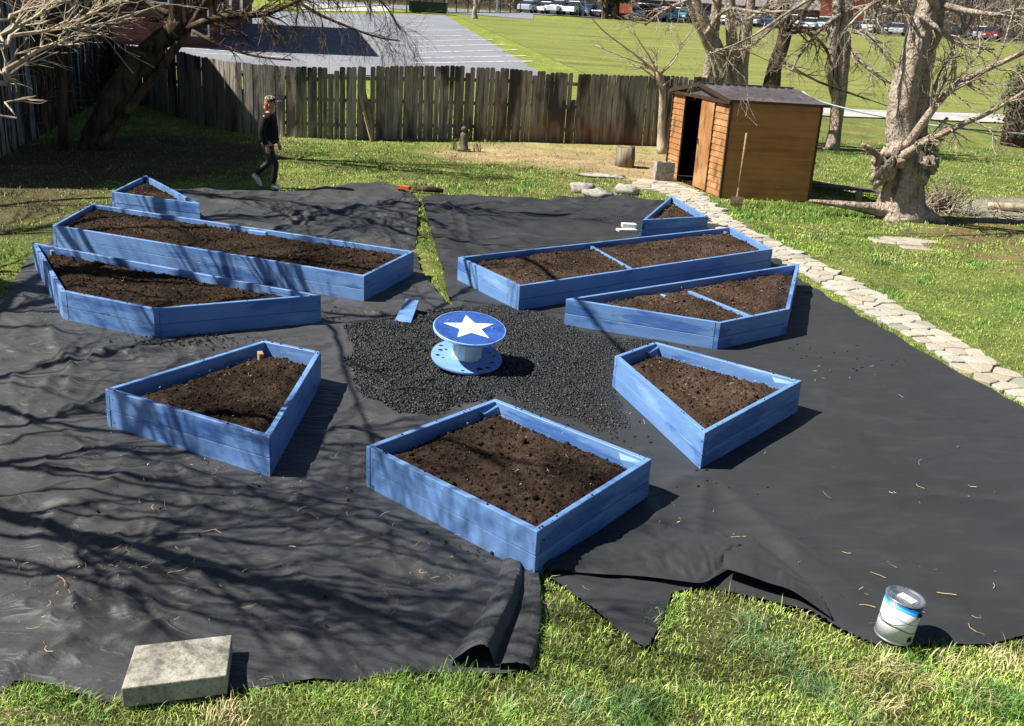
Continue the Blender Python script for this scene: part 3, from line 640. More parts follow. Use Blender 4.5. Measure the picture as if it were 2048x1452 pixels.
# ------------------------------------------------------------------ spool table
def spool():
    g = G(933, 713, .13)
    root = thing('spool_table', 'blue cable spool table with a white star painted on its top', 'table', (g[0], g[1], .118), (R(10.5), R(3.2), R(4)))
    hgt = .30; r1 = .315; r0 = .31
    m = MB(); m.lathe([(0, .0), (r0, .0), (r0+.003, .012), (r0, .024), (0, .024)], 64); m.build('base_disc', M['blue_pale'], root)
    for a, r, s in [(2.9, .24, .02), (2.6, .27, .016), (2.75, .2, .014), (3.3, .26, .02), (3.5, .22, .012), (5.9, .24, .018), (.15, .25, .016), (.4, .22, .014), (5.5, .26, .022), (5.2, .25, .026), (4.6, .28, .014)]:
        m = MB(); m.ball((r*math.cos(a), r*math.sin(a), .024), s, 5, (1.2, .8, .25), .5, int(a*10)); m.build('mulch_crumb', M['gravel'], root)
    m = MB(); m.lathe([(.124, .024), (.124, hgt-.024)], 40); m.build('drum', M['white_paint'], root, True)
    m = MB()
    for k in range(13):
        a = 2*math.pi*k/13; m.box((.1255*math.cos(a), .1255*math.sin(a), hgt/2), (.004, .0595, hgt-.056), a)
    m.build('drum_stave', M['white_paint'], root)
    m = MB(); m.lathe([(0, hgt-.024), (r1, hgt-.024), (r1, hgt-.002), (r1-.003, hgt), (0, hgt)], 72); tp = m.build('table_top', M['blue_dark'], root)
    m = MB(); m.lathe([(r1, hgt-.023), (r1+.002, hgt-.022), (r1+.002, hgt-.003), (r1-.002, hgt+.0015), (r1-.006, hgt+.0015)], 72, cap=False); m.build('rim', M['blue_edge'], tp)
    P = []
    for k in range(10):
        a = math.pi/2+.16+k*math.pi/5; r = .232 if k % 2 == 0 else .098
        P.append((r*math.cos(a)*1.0, r*math.sin(a)*1.0))
    m = MB(); m.prism(P, hgt+.001, hgt+.0035); m.build('star', M['white_paint'], tp)
    for x, y in ((-.005, .02), (0, -.03), (-.13, .03)): m = MB(); m.lathe([(0, hgt+.0042), (.009, hgt+.0042), (.009, hgt+.0055), (0, hgt+.0055)], 10, (x, y, 0)); m.build('bolt_hole', M['black'], tp)
    for x, y in ((-.19, .1), (.2, .03)): m = MB(); m.ball((x, y, hgt+.003), .011, 6, (1, 1, .5)); m.build('bolt_head', M['galv'], tp)
spool()

# ------------------------------------------------------------------ boards, block, paint can
def lean_board():
    root = thing('painted_board', 'short blue painted board propped on a slope beside the spool table', 'board', (*G(805, 640)[:2], .03))
    a0 = G(789, 641, .06); a1 = G(822, 645, .06); b0 = G(812, 597, .17); b1 = G(838, 601, .17)
    V = [a0, a1, b1, b0]; nrm = np.cross(a1-a0, b0-a0); nrm /= np.linalg.norm(nrm); c = np.array(root.location)
    V8 = [v-nrm*.022-c for v in V]+[v-c for v in V]
    m = MB(); m.add(V8, [(3, 2, 1, 0), (4, 5, 6, 7), (0, 1, 5, 4), (1, 2, 6, 5), (2, 3, 7, 6), (3, 0, 4, 7)], [(0, 0), (.15, 0), (.15, .4), (0, .4)]*2)
    bevel(m.build('board', M['blue_wood'], root))
    m = MB(); e = (b0+b1)/2-c; m.box((e[0], e[1]-.02, e[2]/2-.02), (.09, .04, e[2]-.03)); m.build('support_block', M['bare_wood'], root)
lean_board()
def slab():
    z = .135; m = MB(); P = [G(270, 1289, z)[:2], G(464, 1267, z)[:2], G(453, 1348, z)[:2], G(242, 1375, z)[:2]]
    c = np.mean(P, 0)
    mt = material('rough_concrete', lin(160, 157, 145), .9, tex=[(22, 6, lin(116, 111, 98), .45, .68), (4, 4, lin(180, 177, 166), .5, .7), (70, 4, .7, .5, .65)], bump=[(60, 5, .9, .008), (14, 4, .4, .01)], spec=.08)
    m.prism([p-c for p in P], 0, z-.035); o = m.build('concrete_slab', mt); bevel(o, .006, 2); o.location = (c[0], c[1], .03)
    tag(o, 'thick pale concrete slab holding down the fabric at lower left', 'concrete slab')
slab()
def can():
    g = G(1793, 1302); r = .098; h = .235
    root = thing('paint_can', 'white and blue metal paint can with a silver lid on the fabric edge', 'paint can', (g[0]+.0, g[1]+.075, .045), (R(2), R(5), R(8)))
    lab = bpy.data.materials.new('can_label'); lab.use_nodes = True; n = lab.node_tree; b = n.nodes['Principled BSDF']; b.inputs['Roughness'].default_value = .35
    tc = n.nodes.new('ShaderNodeTexCoord'); sp = n.nodes.new('ShaderNodeSeparateXYZ'); n.links.new(tc.outputs['Object'], sp.inputs[0])
    wv = n.nodes.new('ShaderNodeMath'); wv.operation = 'SINE'; ml = n.nodes.new('ShaderNodeMath'); ml.operation = 'MULTIPLY'; ml.inputs[1].default_value = 22
    n.links.new(sp.outputs[0], ml.inputs[0]); n.links.new(ml.outputs[0], wv.inputs[0])
    ad = n.nodes.new('ShaderNodeMath'); ad.operation = 'MULTIPLY_ADD'; ad.inputs[1].default_value = .014; n.links.new(wv.outputs[0], ad.inputs[0]); n.links.new(sp.outputs[2], ad.inputs[2])
    rp = n.nodes.new('ShaderNodeValToRGB'); dv = n.nodes.new('ShaderNodeMath'); dv.operation = 'MULTIPLY'; dv.inputs[1].default_value = 1/.235
    n.links.new(ad.outputs[0], dv.inputs[0]); n.links.new(dv.outputs[0], rp.inputs[0]); rp.color_ramp.interpolation = 'CONSTANT'
    e = rp.color_ramp.elements; W_ = lin(225, 226, 230)
    stops = [(0, W_), (.33, lin(120, 145, 150)), (.36, W_), (.54, lin(135, 135, 140)), (.565, W_), (.76, lin(70, 160, 205)), (.84, lin(35, 100, 180)), (.9, lin(25, 65, 130))]
    e[0].position = 0; e[0].color = stops[0][1]; e[1].position = stops[1][0]; e[1].color = stops[1][1]
    for p, c_ in stops[2:]: k = e.new(p); k.color = c_
    n.links.new(rp.outputs[0], b.inputs['Base Color'])
    m = MB(); m.lathe([(r-.003, .0), (r, .003), (r-.002, .008), (r-.003, .01)], 48); m.build('bottom_rim', M['galv'], root, True)
    m = MB(); m.lathe([(r-.003, .01), (r-.003, h-.012)], 48); m.build('label_wrap', lab, root, True)
    m = MB(); m.lathe([(r-.004, h-.012), (r, h-.008), (r+.001, h-.002), (r-.003, h), (r-.012, h-.001), (r-.016, h-.008), (r-.026, h-.009), (r-.029, h-.004), (r-.033, h-.009), (0, h-.009)], 48)
    m.build('lid', material('tin_lid', lin(205, 208, 210), .28, metal=.85, tex=[(18, 4, lin(160, 165, 165), .5, .6)]), root, True)
    m = MB(); m.box((.008, -.005, h-.0075), (.05, .085, .001), .5); m.build('lid_sticker', M['white'], root)
    # ear, wire handle hanging against the side, small drip and code patch
    a = R(-62); p = np.array([r*math.cos(a), r*math.sin(a), h*.78])
    m = MB(); m.ball(p, .013, 8, (1, 1, 1)); m.build('handle_ear', M['black'], root)
    m = MB(); pts = []
    for t in np.linspace(0, 1, 16):
        a2 = R(-62)-t*math.pi; pts.append(((r+.004)*math.cos(a2), (r+.004)*math.sin(a2), h*.76-.075*math.sin(math.pi*t)))
    m.tube(pts, .0018, 6); m.build('wire_handle', M['metal_dark'], root)
    m = MB()
    for k in range(9):
        a3 = R(-78)+k*.035; m.box(((r-.0022)*math.cos(a3), (r-.0022)*math.sin(a3), .038), (.001, .0012+.0016*(k % 3 == 0), .03), a3)
    m.build('print_marks', M['black'], root)
can()

# ------------------------------------------------------------------ flagstones
def clip(poly, p, nrm):
    out = []; n = len(poly)
    for i in range(n):
        a, b = poly[i], poly[(i+1) % n]; da = (a-p)@nrm; db = (b-p)@nrm
        if da <= 0: out.append(a)
        if (da < 0) != (db < 0) and abs(da-db) > 1e-9: out.append(a+(b-a)*(da/(da-db)))
    return out
def stones(poly, sp, seed, zh=.03, gap=.005, rim=True):
    P = np.asarray(poly); lo, hi = P.min(0)-sp, P.max(0)+sp; rr = np.random.default_rng(seed); S = []
    for x in np.arange(lo[0], hi[0], sp*1.15):
        for y in np.arange(lo[1], hi[1], sp*1.05):
            S.append((x+rr.uniform(-.45, .45)*sp, y+rr.uniform(-.45, .45)*sp))
    S = np.array(S); keepS = dist_box(S[:, 0], S[:, 1], P) < sp*.02
    m = MB()
    for s, ks in zip(S, keepS):
        if not ks: continue
        d = np.linalg.norm(S-s, axis=1); cell = [s+np.array(v)*sp*1.05 for v in ((-1, -.5), (-.5, -1), (.5, -1), (1, -.5), (1, .5), (.5, 1), (-.5, 1), (-1, .5))]
        for j in np.where((d > 0) & (d < sp*2.6))[0]:
            nn = (S[j]-s)/d[j]; cell = clip(cell, (S[j]+s)/2-nn*gap*rr.uniform(.3, .9), nn)
        if len(cell) < 3: continue
        cs = []
        for i in range(len(cell)):                        # jagged outline
            a, b = cell[i], cell[(i+1) % len(cell)]
            cs.append(a*.96+s*.04); cs.append((a+b)/2+rr.uniform(-.012, .008)*sp*3*(s-(a+b)/2))
        z = zh+rr.uniform(-.008, .008); k = len(cs); cc = np.mean(cs, 0)
        V = [(p[0], p[1], -.02) for p in cs]+[(p[0], p[1], z-.008) for p in cs]+[(*(cc+(p-cc)*.93), z) for p in cs]+[(*cc, z+.003)]
        Fs = [(i, (i+1) % k, k+(i+1) % k, k+i) for i in range(k)]+[(k+i, k+(i+1) % k, 2*k+(i+1) % k, 2*k+i) for i in range(k)]+[(2*k+i, 2*k+(i+1) % k, 3*k) for i in range(k)]
        m.add(V, Fs)
    return m
PATH = GP([(1290, 368), (1345, 372), (1400, 388), (1440, 425), (1500, 462), (1583, 499), (1698, 558), (1797, 614), (1897, 671), (2015, 743), (2048, 760), (2300, 915), (2200, 905), (2048, 803), (1979, 776), (1913, 743), (1847, 694), (1774, 654), (1711, 615), (1665, 582), (1599, 545), (1546, 519), (1480, 480), (1400, 440), (1340, 402), (1280, 380)])
def stone_rows(up, lo, st, seed):
    U, Lo = np.array(GP(up)), np.array(GP(lo)); rr = np.random.default_rng(seed)
    def resample(P, k):
        d = np.r_[0, np.cumsum(np.linalg.norm(np.diff(P, axis=0), axis=1))]; t = np.linspace(0, d[-1], k); return np.stack([np.interp(t, d, P[:, 0]), np.interp(t, d, P[:, 1])], 1)
    L_ = np.linalg.norm(np.diff(U, axis=0), axis=1).sum(); k = int(L_/st); U, Lo = resample(U, k), resample(Lo, k)
    S, K = [], []
    for i in range(k):
        w_ = np.linalg.norm(U[i]-Lo[i]); n = max(2, int(round(w_/(st*.92)))); e = U[min(i+1, k-1)]-U[max(i-1, 0)]; e = e/np.linalg.norm(e)
        for j in range(-1, n+1):
            t = (j+.5)/n; real = 0 <= j < n; jit = .30*st
            S.append(Lo[i]+(U[i]-Lo[i])*t+e*(rr.uniform(-jit, jit)+(.5*st if j % 2 else 0))+(U[i]-Lo[i])/w_*rr.uniform(-.16, .16)*st*(1 if real else .5)); K.append(real)
    S = np.array(S); m = MB()
    for s, ks in zip(S, K):
        if not ks: continue
        d = np.linalg.norm(S-s, axis=1); cell = [s+np.array(v)*st*1.1 for v in ((-1, -.5), (-.5, -1), (.5, -1), (1, -.5), (1, .5), (.5, 1), (-.5, 1), (-1, .5))]
        for j in np.where((d > 1e-6) & (d < st*3))[0]:
            nn = (S[j]-s)/d[j]; cell = clip(cell, (S[j]+s)/2-nn*rr.uniform(.004, .011), nn)
        if len(cell) < 3: continue
        cs = []
        for i in range(len(cell)):
            a, b = cell[i], cell[(i+1) % len(cell)]; cs.append(a*.95+s*.05); cs.append((a+b)/2+rr.uniform(-.06, .03)*(s-(a+b)/2))
        z = .036+rr.uniform(-.006, .006); q_ = len(cs); cc = np.mean(cs, 0)
        V = [(p[0], p[1], -.03) for p in cs]+[(p[0], p[1], z-.008) for p in cs]+[(*(cc+(p-cc)*.93), z) for p in cs]+[(*cc, z+.002)]
        m.add(V, [(i, (i+1) % q_, q_+(i+1) % q_, q_+i) for i in range(q_)]+[(q_+i, q_+(i+1) % q_, 2*q_+(i+1) % q_, 2*q_+i) for i in range(q_)]+[(2*q_+i, 2*q_+(i+1) % q_, 3*q_) for i in range(q_)])
    return m
tag(stone_rows([(1300, 362), (1345, 368), (1400, 386), (1440, 422), (1500, 462), (1583, 499), (1698, 558), (1797, 614), (1897, 671), (2015, 743), (2048, 760), (2300, 915)],
    [(1285, 378), (1330, 392), (1375, 412), (1400, 440), (1470, 485), (1546, 522), (1599, 545), (1665, 582), (1711, 615), (1774, 654), (1847, 694), (1913, 743), (1979, 776), (2048, 803), (2230, 930)], .25, 5).build('stone_path', M['flagstone']), kind='structure')
tag(stones(GP([(1757, 478), (1790, 474), (1830, 478), (1862, 494), (1840, 502), (1800, 503), (1772, 492)]), .30, 8).build('stone_patch', M['flagstone']), 'small patch of pale flagstones alone in the right lawn', 'flagstones')

# ------------------------------------------------------------------ buildings behind
def garage():
    A = np.array([-9.25, 16.6]); B = np.array([-14.5, 36.0]); L_ = np.linalg.norm(B-A); d = (B-A)/L_; nn = np.array([d[1], -d[0]])   # nn points to the yard
    if nn[0] < 0: nn = -nn
    root = thing('garage', 'pale boarded outbuilding at the left covered with dark bare vine stems', 'building', (A[0], A[1], 0))
    H = 5.6
    pal = material('pale_boards', lin(222, 232, 224), .85, island=[lin(176, 184, 178), lin(160, 168, 162), lin(184, 190, 182), lin(150, 156, 152)], tex=[((12, 12, .8), 5, lin(104, 104, 96), .48, .6), (1.3, 4, lin(70, 68, 60), .5, .66)], bump=((30, 30, 2), 4, .5, .01))
    m = MB(); s = 0; r2 = random.Random(4)
    while s < L_:
        w_ = r2.uniform(.16, .24); p = d*(s+w_/2)
        m.box((p[0]+nn[0]*r2.uniform(-.004, .004), p[1], H/2), (w_-.012, .03, H), math.atan2(d[1], d[0])); s += w_
    m.build('wall', pal, root)
    m = MB(); back = -nn*4.0
    P = [d*0-nn*.04, d*L_-nn*.04, d*L_+back, back]
    m.prism(P, 0, H-.05); m.build('side_wall', M['picket'], root)
    m = MB(); P = [-d*.3+nn*.3, d*(L_+.3)+nn*.3, d*(L_+.3)+back*1.05, -d*.3+back*1.05]; m.prism(P, H, H+.12); m.build('roof', M['metal_dark'], root)
    m = MB()
    for k in range(420):
        s0 = s = r2.uniform(1.5, L_); q0 = A+d*s; px = float(proj(np.array([q0[0], q0[1], 1.5]))[0][0])
        pr = .16 if px < 66 else 1 if px < 128 else .38 if px < 186 else 1
        if r2.random() > pr: continue
        rr_ = .02 if px < 66 else .034 if px < 128 else .022 if px < 186 else .05
        pts = []; z = 0; o = r2.uniform(.02, .1); top = H*r2.uniform(.6, 1)
        while z < top:
            p = d*s+nn*o; pts.append((p[0], p[1], z)); z += .35; s += r2.uniform(-.06, .06)
        if len(pts) > 3: m.tube(pts, [rr_*r2.uniform(.4, 1.2)*(1-.5*i/len(pts)) for i in range(len(pts))], 5)
    m.build('vine_stems', M['bark_dark'], root)
    m = MB()
    for k in range(200):
        s = r2.uniform(4.2, L_); p = d*s+nn*.08; z = r2.uniform(.2, H)
        q_ = [np.array([p[0], p[1], z])]; v = np.array([nn[0]*.4, r2.uniform(-1, 1), r2.uniform(-.6, .6)])
        for i in range(3): q_.append(q_[-1]+v*.18+np.array([r2.uniform(-.05, .05) for _ in range(3)]))
        m.tube(q_, [.008, .007, .005, .003], 3, False)
    tag(m.build('vine_twigs', M['bark'], root), kind='stuff')
garage()
def simple_building(name, label, base, H, wallmat, roofmat, windows=(), extra=None, roofh=0.0):
    P = [np.asarray(p)[:2] for p in base]; c = np.mean(P, 0); z0 = float(tz(*c))-.6
    root = thing(name, label, 'building', (c[0], c[1], z0)); Q = [p-c for p in P]
    m = MB(); m.prism(Q, 0, H+.6); m.build('wall', wallmat, root)
    O = inset(Q, -.45); m = MB()
    if roofh <= 0: m.prism(O, H+.6, H+.85)
    else:
        a, b, c_, d_ = O; r0 = (a+d_)/2*.92+(b+c_)/2*.08; r1 = (b+c_)/2*.92+(a+d_)/2*.08
        V = [(*a, H+.6), (*b, H+.6), (*c_, H+.6), (*d_, H+.6), (*r0, H+.6+roofh), (*r1, H+.6+roofh)]
        m.add(V, [(0, 1, 5, 4), (1, 2, 5), (2, 3, 4, 5), (3, 0, 4), (3, 2, 1, 0)])
    m.build('roof', roofmat, root)
    for (i, t, z, w_, h_, kind) in windows:
        a, b = Q[i], Q[(i+1) % len(Q)]; d = (b-a)/np.linalg.norm(b-a); n_ = np.array([d[1], -d[0]])
        if n_@((a+b)/2) < 0: n_ = -n_
        p = a+(b-a)*t+n_*.02; rz = math.atan2(d[1], d[0])
        fm = MB(); fm.box((p[0], p[1], z+.6), (w_, .10, h_), rz); f = fm.build('door' if kind == 'door' else 'window', M['white'], root)
        gm = MB(); gm.box((p[0]+n_[0]*.04, p[1]+n_[1]*.04, z+.6), (w_-.16, .06, h_-.16), rz); gm.build('pane', GLASS, f)
    return root
GLASS = material('window_glass', (.02, .025, .03), .12, spec=.8)
brick = material('red_brick', lin(112, 74, 64), .9, tex=[((2, 2, 14), 3, lin(88, 56, 48), .45, .6), (1, 4, .75, .45, .7)], bump=((4, 4, 13), 3, .5, .02))
grey_wall = material('grey_cladding', lin(112, 110, 106), .85, tex=[((.6, .6, 4), 3, lin(92, 90, 86), .45, .6)])
roof_grey = material('grey_roof', lin(128, 124, 120), .85, tex=[((3, 3, 9), 3, lin(104, 100, 98), .45, .65)])
b1 = T(432, 97)[:2]; b0 = T(120, 84)[:2]; b2 = T(505, 48)[:2]
simple_building('brick_building', 'dark red brick building beyond the fence at upper left', [b0, b1, b2, b2+(b0-b1)], 8.6, brick, roof_grey,
                windows=[(0, .90, 1.2, .9, 2.3, 'door'), (0, .62, 2.2, 1.3, 1.4, 'w'), (0, .35, 2.2, 1.3, 1.4, 'w'), (1, .12, 1.3, 1.0, 2.3, 'door'), (1, .3, 2.0, 1.6, 1.4, 'w'), (1, .6, 2.0, 1.6, 1.4, 'w')])
def far_pt(px, Y): p = At(px, 50, Y); return np.array([p[0], Y])
simple_building('long_building', 'long low dark walled building behind the right half of the parked cars', [far_pt(1280, 150), far_pt(1640, 150), far_pt(1640, 162), far_pt(1280, 162)], 3.0, material('dark_wall', lin(70, 64, 60), .9), roof_grey, windows=[(0, .2, 1.5, 2, 1.5, 'w'), (0, .5, 1.5, 2, 1.5, 'w'), (0, .8, 1.5, 2, 1.5, 'w')], roofh=2.6)
simple_building('grey_building', 'plain grey building behind the left end of the parked cars', [far_pt(1045, 152), far_pt(1185, 152), far_pt(1185, 160), far_pt(1045, 160)], 5.5, grey_wall, roof_grey, windows=[(0, .55, 1.7, 1.2, 1.2, 'w')])
simple_building('brick_house', 'small orange brick house behind the cars beside the tree trunks', [far_pt(1636, 146), far_pt(1725, 146), far_pt(1725, 150), far_pt(1636, 150)], 5.2, material('orange_brick', lin(196, 112, 88), .9, tex=[((2, 2, 12), 3, lin(168, 92, 72), .45, .6)]), roof_grey, windows=[(0, .55, 2.2, 2.6, 3.0, 'w')])

# ------------------------------------------------------------------ picket fence
def fence():
    base = [(190, 172, 1.75), (262, 206, 1.75), (350, 234, 1.75), (420, 255, 1.72), (480, 268, 1.74), (590, 276, 1.72), (700, 280, 1.76), (800, 279, 1.80), (900, 279, 1.84), (1000, 282, 1.86), (1100, 285, 1.86), (1210, 289, 1.88), (1310, 293, 1.90), (1440, 300, 1.93)]
    P = [G(x, y)[:2] for x, y, h in base]; Hs = [b[2] for b in base]
    S = [0]
    for i in range(1, len(P)): S.append(S[-1]+np.linalg.norm(P[i]-P[i-1]))
    L_ = S[-1]
    def at(s):
        i = min(max(np.searchsorted(S, s)-1, 0), len(P)-2); t = (s-S[i])/(S[i+1]-S[i]); d = (P[i+1]-P[i])/(S[i+1]-S[i])
        return P[i]+(P[i+1]-P[i])*t, d, Hs[i]+(Hs[i+1]-Hs[i])*t
    root = thing('picket_fence', 'weathered dark wooden picket fence closing the back of the yard', 'fence', (P[6][0], P[6][1], 0)); o = P[6]
    s = 0; r2 = random.Random(12); pk = MB(); n = 0; s_panel = 0
    gaps = [T(738, 279)[0], T(1143, 285)[0]]
    while s < L_:
        p, d, h = at(s); wd = r2.uniform(.112, .142); gap = r2.choice([.002, .003, .005, .008, .014]) if p[0] > -7.5 and p[0] < -1 else r2.choice([-.004, .0, .001, .002, .003, .010])
        th = .018; lean = r2.gauss(0, .0035); hh = h+r2.uniform(-.018, .016)+(.03*math.sin(s*.7)); z0 = r2.uniform(-.03, .0)
        if r2.random() < .025: hh -= r2.uniform(.05, .16)
        skip = any(abs(p[0]-g_) < .075 for g_ in gaps)
        if skip: hh = .95 if p[0] < 0 else 1.15
        off = r2.uniform(-.006, .006)+(.012 if n % 2 else 0); n += 1; nn = np.array([-d[1], d[0]])
        def pt(u, v, z):
            q_ = p+d*(u+lean*z)+nn*(v+off)-o; return (q_[0], q_[1], z)
        ear = .025; w2 = wd/2; pts = [(-w2, z0), (w2, z0), (w2, hh-ear), (w2-ear, hh), (-w2+ear, hh), (-w2, hh-ear)]
        V = [pt(u, 0, z) for u, z in pts]+[pt(u, th, z) for u, z in pts]
        pk.add(V, [(0, 1, 2, 3, 4, 5), (11, 10, 9, 8, 7, 6)]+[(i, i+6, (i+1) % 6+6, (i+1) % 6) for i in range(6)])
        s += wd+gap
        if s-s_panel > 2.4 or s >= L_:
            pk.build('fence_panel', M['picket'], root); pk = MB()
            a, _, _ = at(max(s_panel-.02, 0)); b, dd, hb = at(min(s, L_)); nn = np.array([-dd[1], dd[0]])
            q4 = [at(max(s_panel-.02, 0)+(min(s, L_)-max(s_panel-.02, 0))*t/4)[0] for t in range(5)]
            for z in (.35, .95, hb-.32):
                m = MB()
                for a_, b_ in zip(q4[:-1], q4[1:]): c = (a_+b_)/2+nn*.072-o; e = b_-a_; m.box((c[0], c[1], z), (np.linalg.norm(e)+.01, .04, .09), math.atan2(e[1], e[0]))
                m.build('rail', M['grey_wood'], root)
            m = MB(); c = b+nn*.14-o; m.box((c[0], c[1], hb*.47), (.09, .09, hb*.94)); m.build('post', M['grey_wood'], root)
            s_panel = s
fence()

# ------------------------------------------------------------------ shed
def shed():
    A = G(1441, 398)[:2]; B = G(1617, 406)[:2]; Cc = G(1332, 352)[:2]
    Dd = B+Cc-A; root = thing('garden_shed', 'small brown lap sided garden shed with its door slid open', 'shed', (A[0], A[1], 0)); H = 1.83
    lit = material('tan_siding', lin(158, 112, 70), .6, tex=[((5, 5, 2), 5, lin(108, 72, 44), .5, .68), (2.5, 4, lin(178, 138, 96), .48, .66), ((14, 14, 2), 4, .7, .54, .7)], bump=((10, 10, 60), 3, .2, .004), spec=.3)
    och = material('ochre_siding', lin(176, 124, 66), .55, tex=[((.5, .5, 9), 3, lin(152, 104, 50), .45, .65), (3, 5, .8, .5, .7)], bump=((6, 6, 50), 3, .15, .003), spec=.35)
    trim = material('dark_trim', lin(72, 56, 44), .5, metal=.2)
    def wall(name, a, b, h0, h1, mat, n, out, top=None, vertical=False):
        m = MB(); e = b-a
        if vertical:
            m.add([(*(a+out*.03), h0), (*(b+out*.03), h0), (*(b+out*.03), h1), (*(a+out*.03), h1), (*a, h0), (*b, h0), (*b, h1), (*a, h1)], [(0, 1, 2, 3), (5, 4, 7, 6), (4, 0, 3, 7), (1, 5, 6, 2), (3, 2, 6, 7), (4, 5, 1, 0)])
            return m.build(name, mat, root)
        lap = (h1-h0)/n
        for i in range(n):
            z = h0+i*lap; o0 = out*.019; o1 = out*.004
            m.add([(*(a+o0), z), (*(b+o0), z), (*(b+o1), z+lap), (*(a+o1), z+lap), (*(a+o1*.2), z), (*(b+o1*.2), z), (*a, z+lap), (*b, z+lap)],
                  [(0, 1, 2, 3), (4, 5, 1, 0), (5, 4, 6, 7), (3, 2, 7, 6), (4, 0, 3, 6), (1, 5, 7, 2)])
        return m.build(name, mat, root)
    z = A*0; ab = B-A; ac = Cc-A; u = ab/np.linalg.norm(ab); v = ac/np.linalg.norm(ac)
    n1 = np.array([u[1], -u[0]]); n1 = n1 if n1@v < 0 else -n1
    n2 = np.array([v[1], -v[0]]); n2 = n2 if n2@u < 0 else -n2
    wall('side_wall', z, ab, .03, H, och, 15, n1)
    wall('front_wall', z, ac*.24, .03, H, lit, 15, n2); wall('front_wall', ac*.76, ac, .03, H, lit, 15, n2)
    wall('back_wall', ab, ab+ac, .03, H, och, 15, u); wall('side_wall', ac, ab+ac, .03, H, och, 15, v)
    # door leaf standing half open, door track, trims
    d = wall('door', ac*.235, ac*.45, .05, H-.06, lit, 1, n2*1.6, vertical=True)
    m = MB(); p = ac*.43+n2*.07; m.box((p[0], p[1], .95), (.02, .03, .12)); m.build('handle', trim, d)
    for (p, w_) in ((z, .045), (ab, .04), (ac, .04), (ac*.24, .03), (ac*.76, .03), (ab+ac, .04)):
        m = MB(); q_ = p+n2*.02+n1*.01*(p is z); m.box((q_[0], q_[1], H/2), (w_, w_, H+.01), math.atan2(v[1], v[0])); m.build('corner_trim', trim, root)
    m = MB(); p = ac*.5+n2*.055; m.box((p[0], p[1], H-.03), (np.linalg.norm(ac), .04, .06), math.atan2(v[1], v[0])); m.build('door_track', trim, root)
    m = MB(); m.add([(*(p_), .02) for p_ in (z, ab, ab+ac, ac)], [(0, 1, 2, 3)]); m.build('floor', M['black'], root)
    dk = material('shade_black_lining', (.006, .006, .006), .95, spec=.02); m = MB(); i_ = .05  # near-black panels added inside so sun through the doorway leaves it dark
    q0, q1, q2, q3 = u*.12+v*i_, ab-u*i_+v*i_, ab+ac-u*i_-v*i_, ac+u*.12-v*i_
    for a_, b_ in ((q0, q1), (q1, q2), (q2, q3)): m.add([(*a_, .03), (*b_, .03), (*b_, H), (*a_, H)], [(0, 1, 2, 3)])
    m.add([(*p_, H-.02) for p_ in (q0, q1, q2, q3)], [(0, 1, 2, 3)]); m.build('added_shade_lining', dk, root)
    # gable roof: ridge runs along u
    R0 = .22; oh = .09; roofm = material('dark_roof_sheet', lin(84, 80, 82), .45, tex=[(1.4, 5, lin(108, 102, 102), .45, .68), (7, 4, lin(66, 56, 52), .5, .7)], spec=.45, metal=.1)
    m = MB(); a0 = -u*oh-v*oh; L1 = np.linalg.norm(ab)+2*oh; W = np.linalg.norm(ac)/2+oh; mid0 = ac/2-u*oh
    nr = 12
    for side in (0, 1):
        e0 = (a0 if side == 0 else ac+v*oh-u*oh)
        for k in range(nr):
            t0, t1 = k/nr, (k+1)/nr; lift = .0
            P0 = e0+u*L1*t0; P1 = e0+u*L1*t1; Q0 = mid0+u*L1*t0; Q1 = mid0+u*L1*t1; rb = u*L1*(.012)
            zz = H-.01; zr = H+R0
            V = [(*P0, zz), (*(P1-rb), zz), (*(Q1-rb), zr), (*Q0, zr), (*(P1-rb), zz+.022), (*P1, zz+.022), (*Q1, zr+.022), (*(Q1-rb), zr+.022), (*P1, zz), (*Q1, zr)]
            m.add(V, [(0, 1, 2, 3), (1, 4, 7, 2), (4, 5, 6, 7), (5, 8, 9, 6)])
    o = m.build('roof', roofm, root)
    m = MB(); c = mid0+u*L1/2; m.box((c[0], c[1], H+R0+.02), (L1+.02, .09, .03), math.atan2(u[1], u[0])); m.build('ridge_cap', roofm, o)
    for s in (0, 1):
        a = -v*oh if s == 0 else ac+v*oh; b = ac/2
        for base in (-u*oh*1.02,):
            m = MB(); th = .075
            m.add([(*(a+base), H-.05), (*(b+base), H+R0-.05), (*(b+base), H+R0+.03), (*(a+base), H+.03), (*(a+base+u*.02), H-.05), (*(b+base+u*.02), H+R0-.05), (*(b+base+u*.02), H+R0+.03), (*(a+base+u*.02), H+.03)],
                  [(0, 1, 2, 3), (7, 6, 5, 4), (3, 2, 6, 7), (0, 4, 5, 1)]); m.build('fascia', trim, o)
    m = MB(); m.add([(*(n2*.02), H), (*(ac+n2*.02), H), (*(ac/2+n2*.02), H+R0)], [(0, 1, 2)]); m.build('gable', roofm, root)
    m = MB(); c = -v*(oh+.005)+ab/2; m.box((c[0], c[1], H+.005), (L1, .015, .05), math.atan2(u[1], u[0])); m.build('eave_trim', trim, root)
    # things kept inside
    q_ = A+ac*.57+u*.5; b_ = MB(); b_.lathe([(.10, 0), (.14, .02), (.15, .3), (.14, .42), (.06, .5), (.055, .56), (0, .56)], 14)
    jug = b_.build('storage_jug', M['white'], smooth=True); jug.location = (q_[0], q_[1], .4); 
    bx = MB(); bx.box((0, 0, .19), (.5, .45, .36)); crate = bevel_obj(bx.build('storage_crate', M['bare_wood'])); crate.location = (q_[0], q_[1], .03)
    tag(jug, 'pale jug standing inside the dark shed doorway', 'jug'); tag(crate, 'wooden crate under the jug inside the dark shed doorway', 'crate')
def bevel_obj(o): bevel(o, .01); return o
shed()

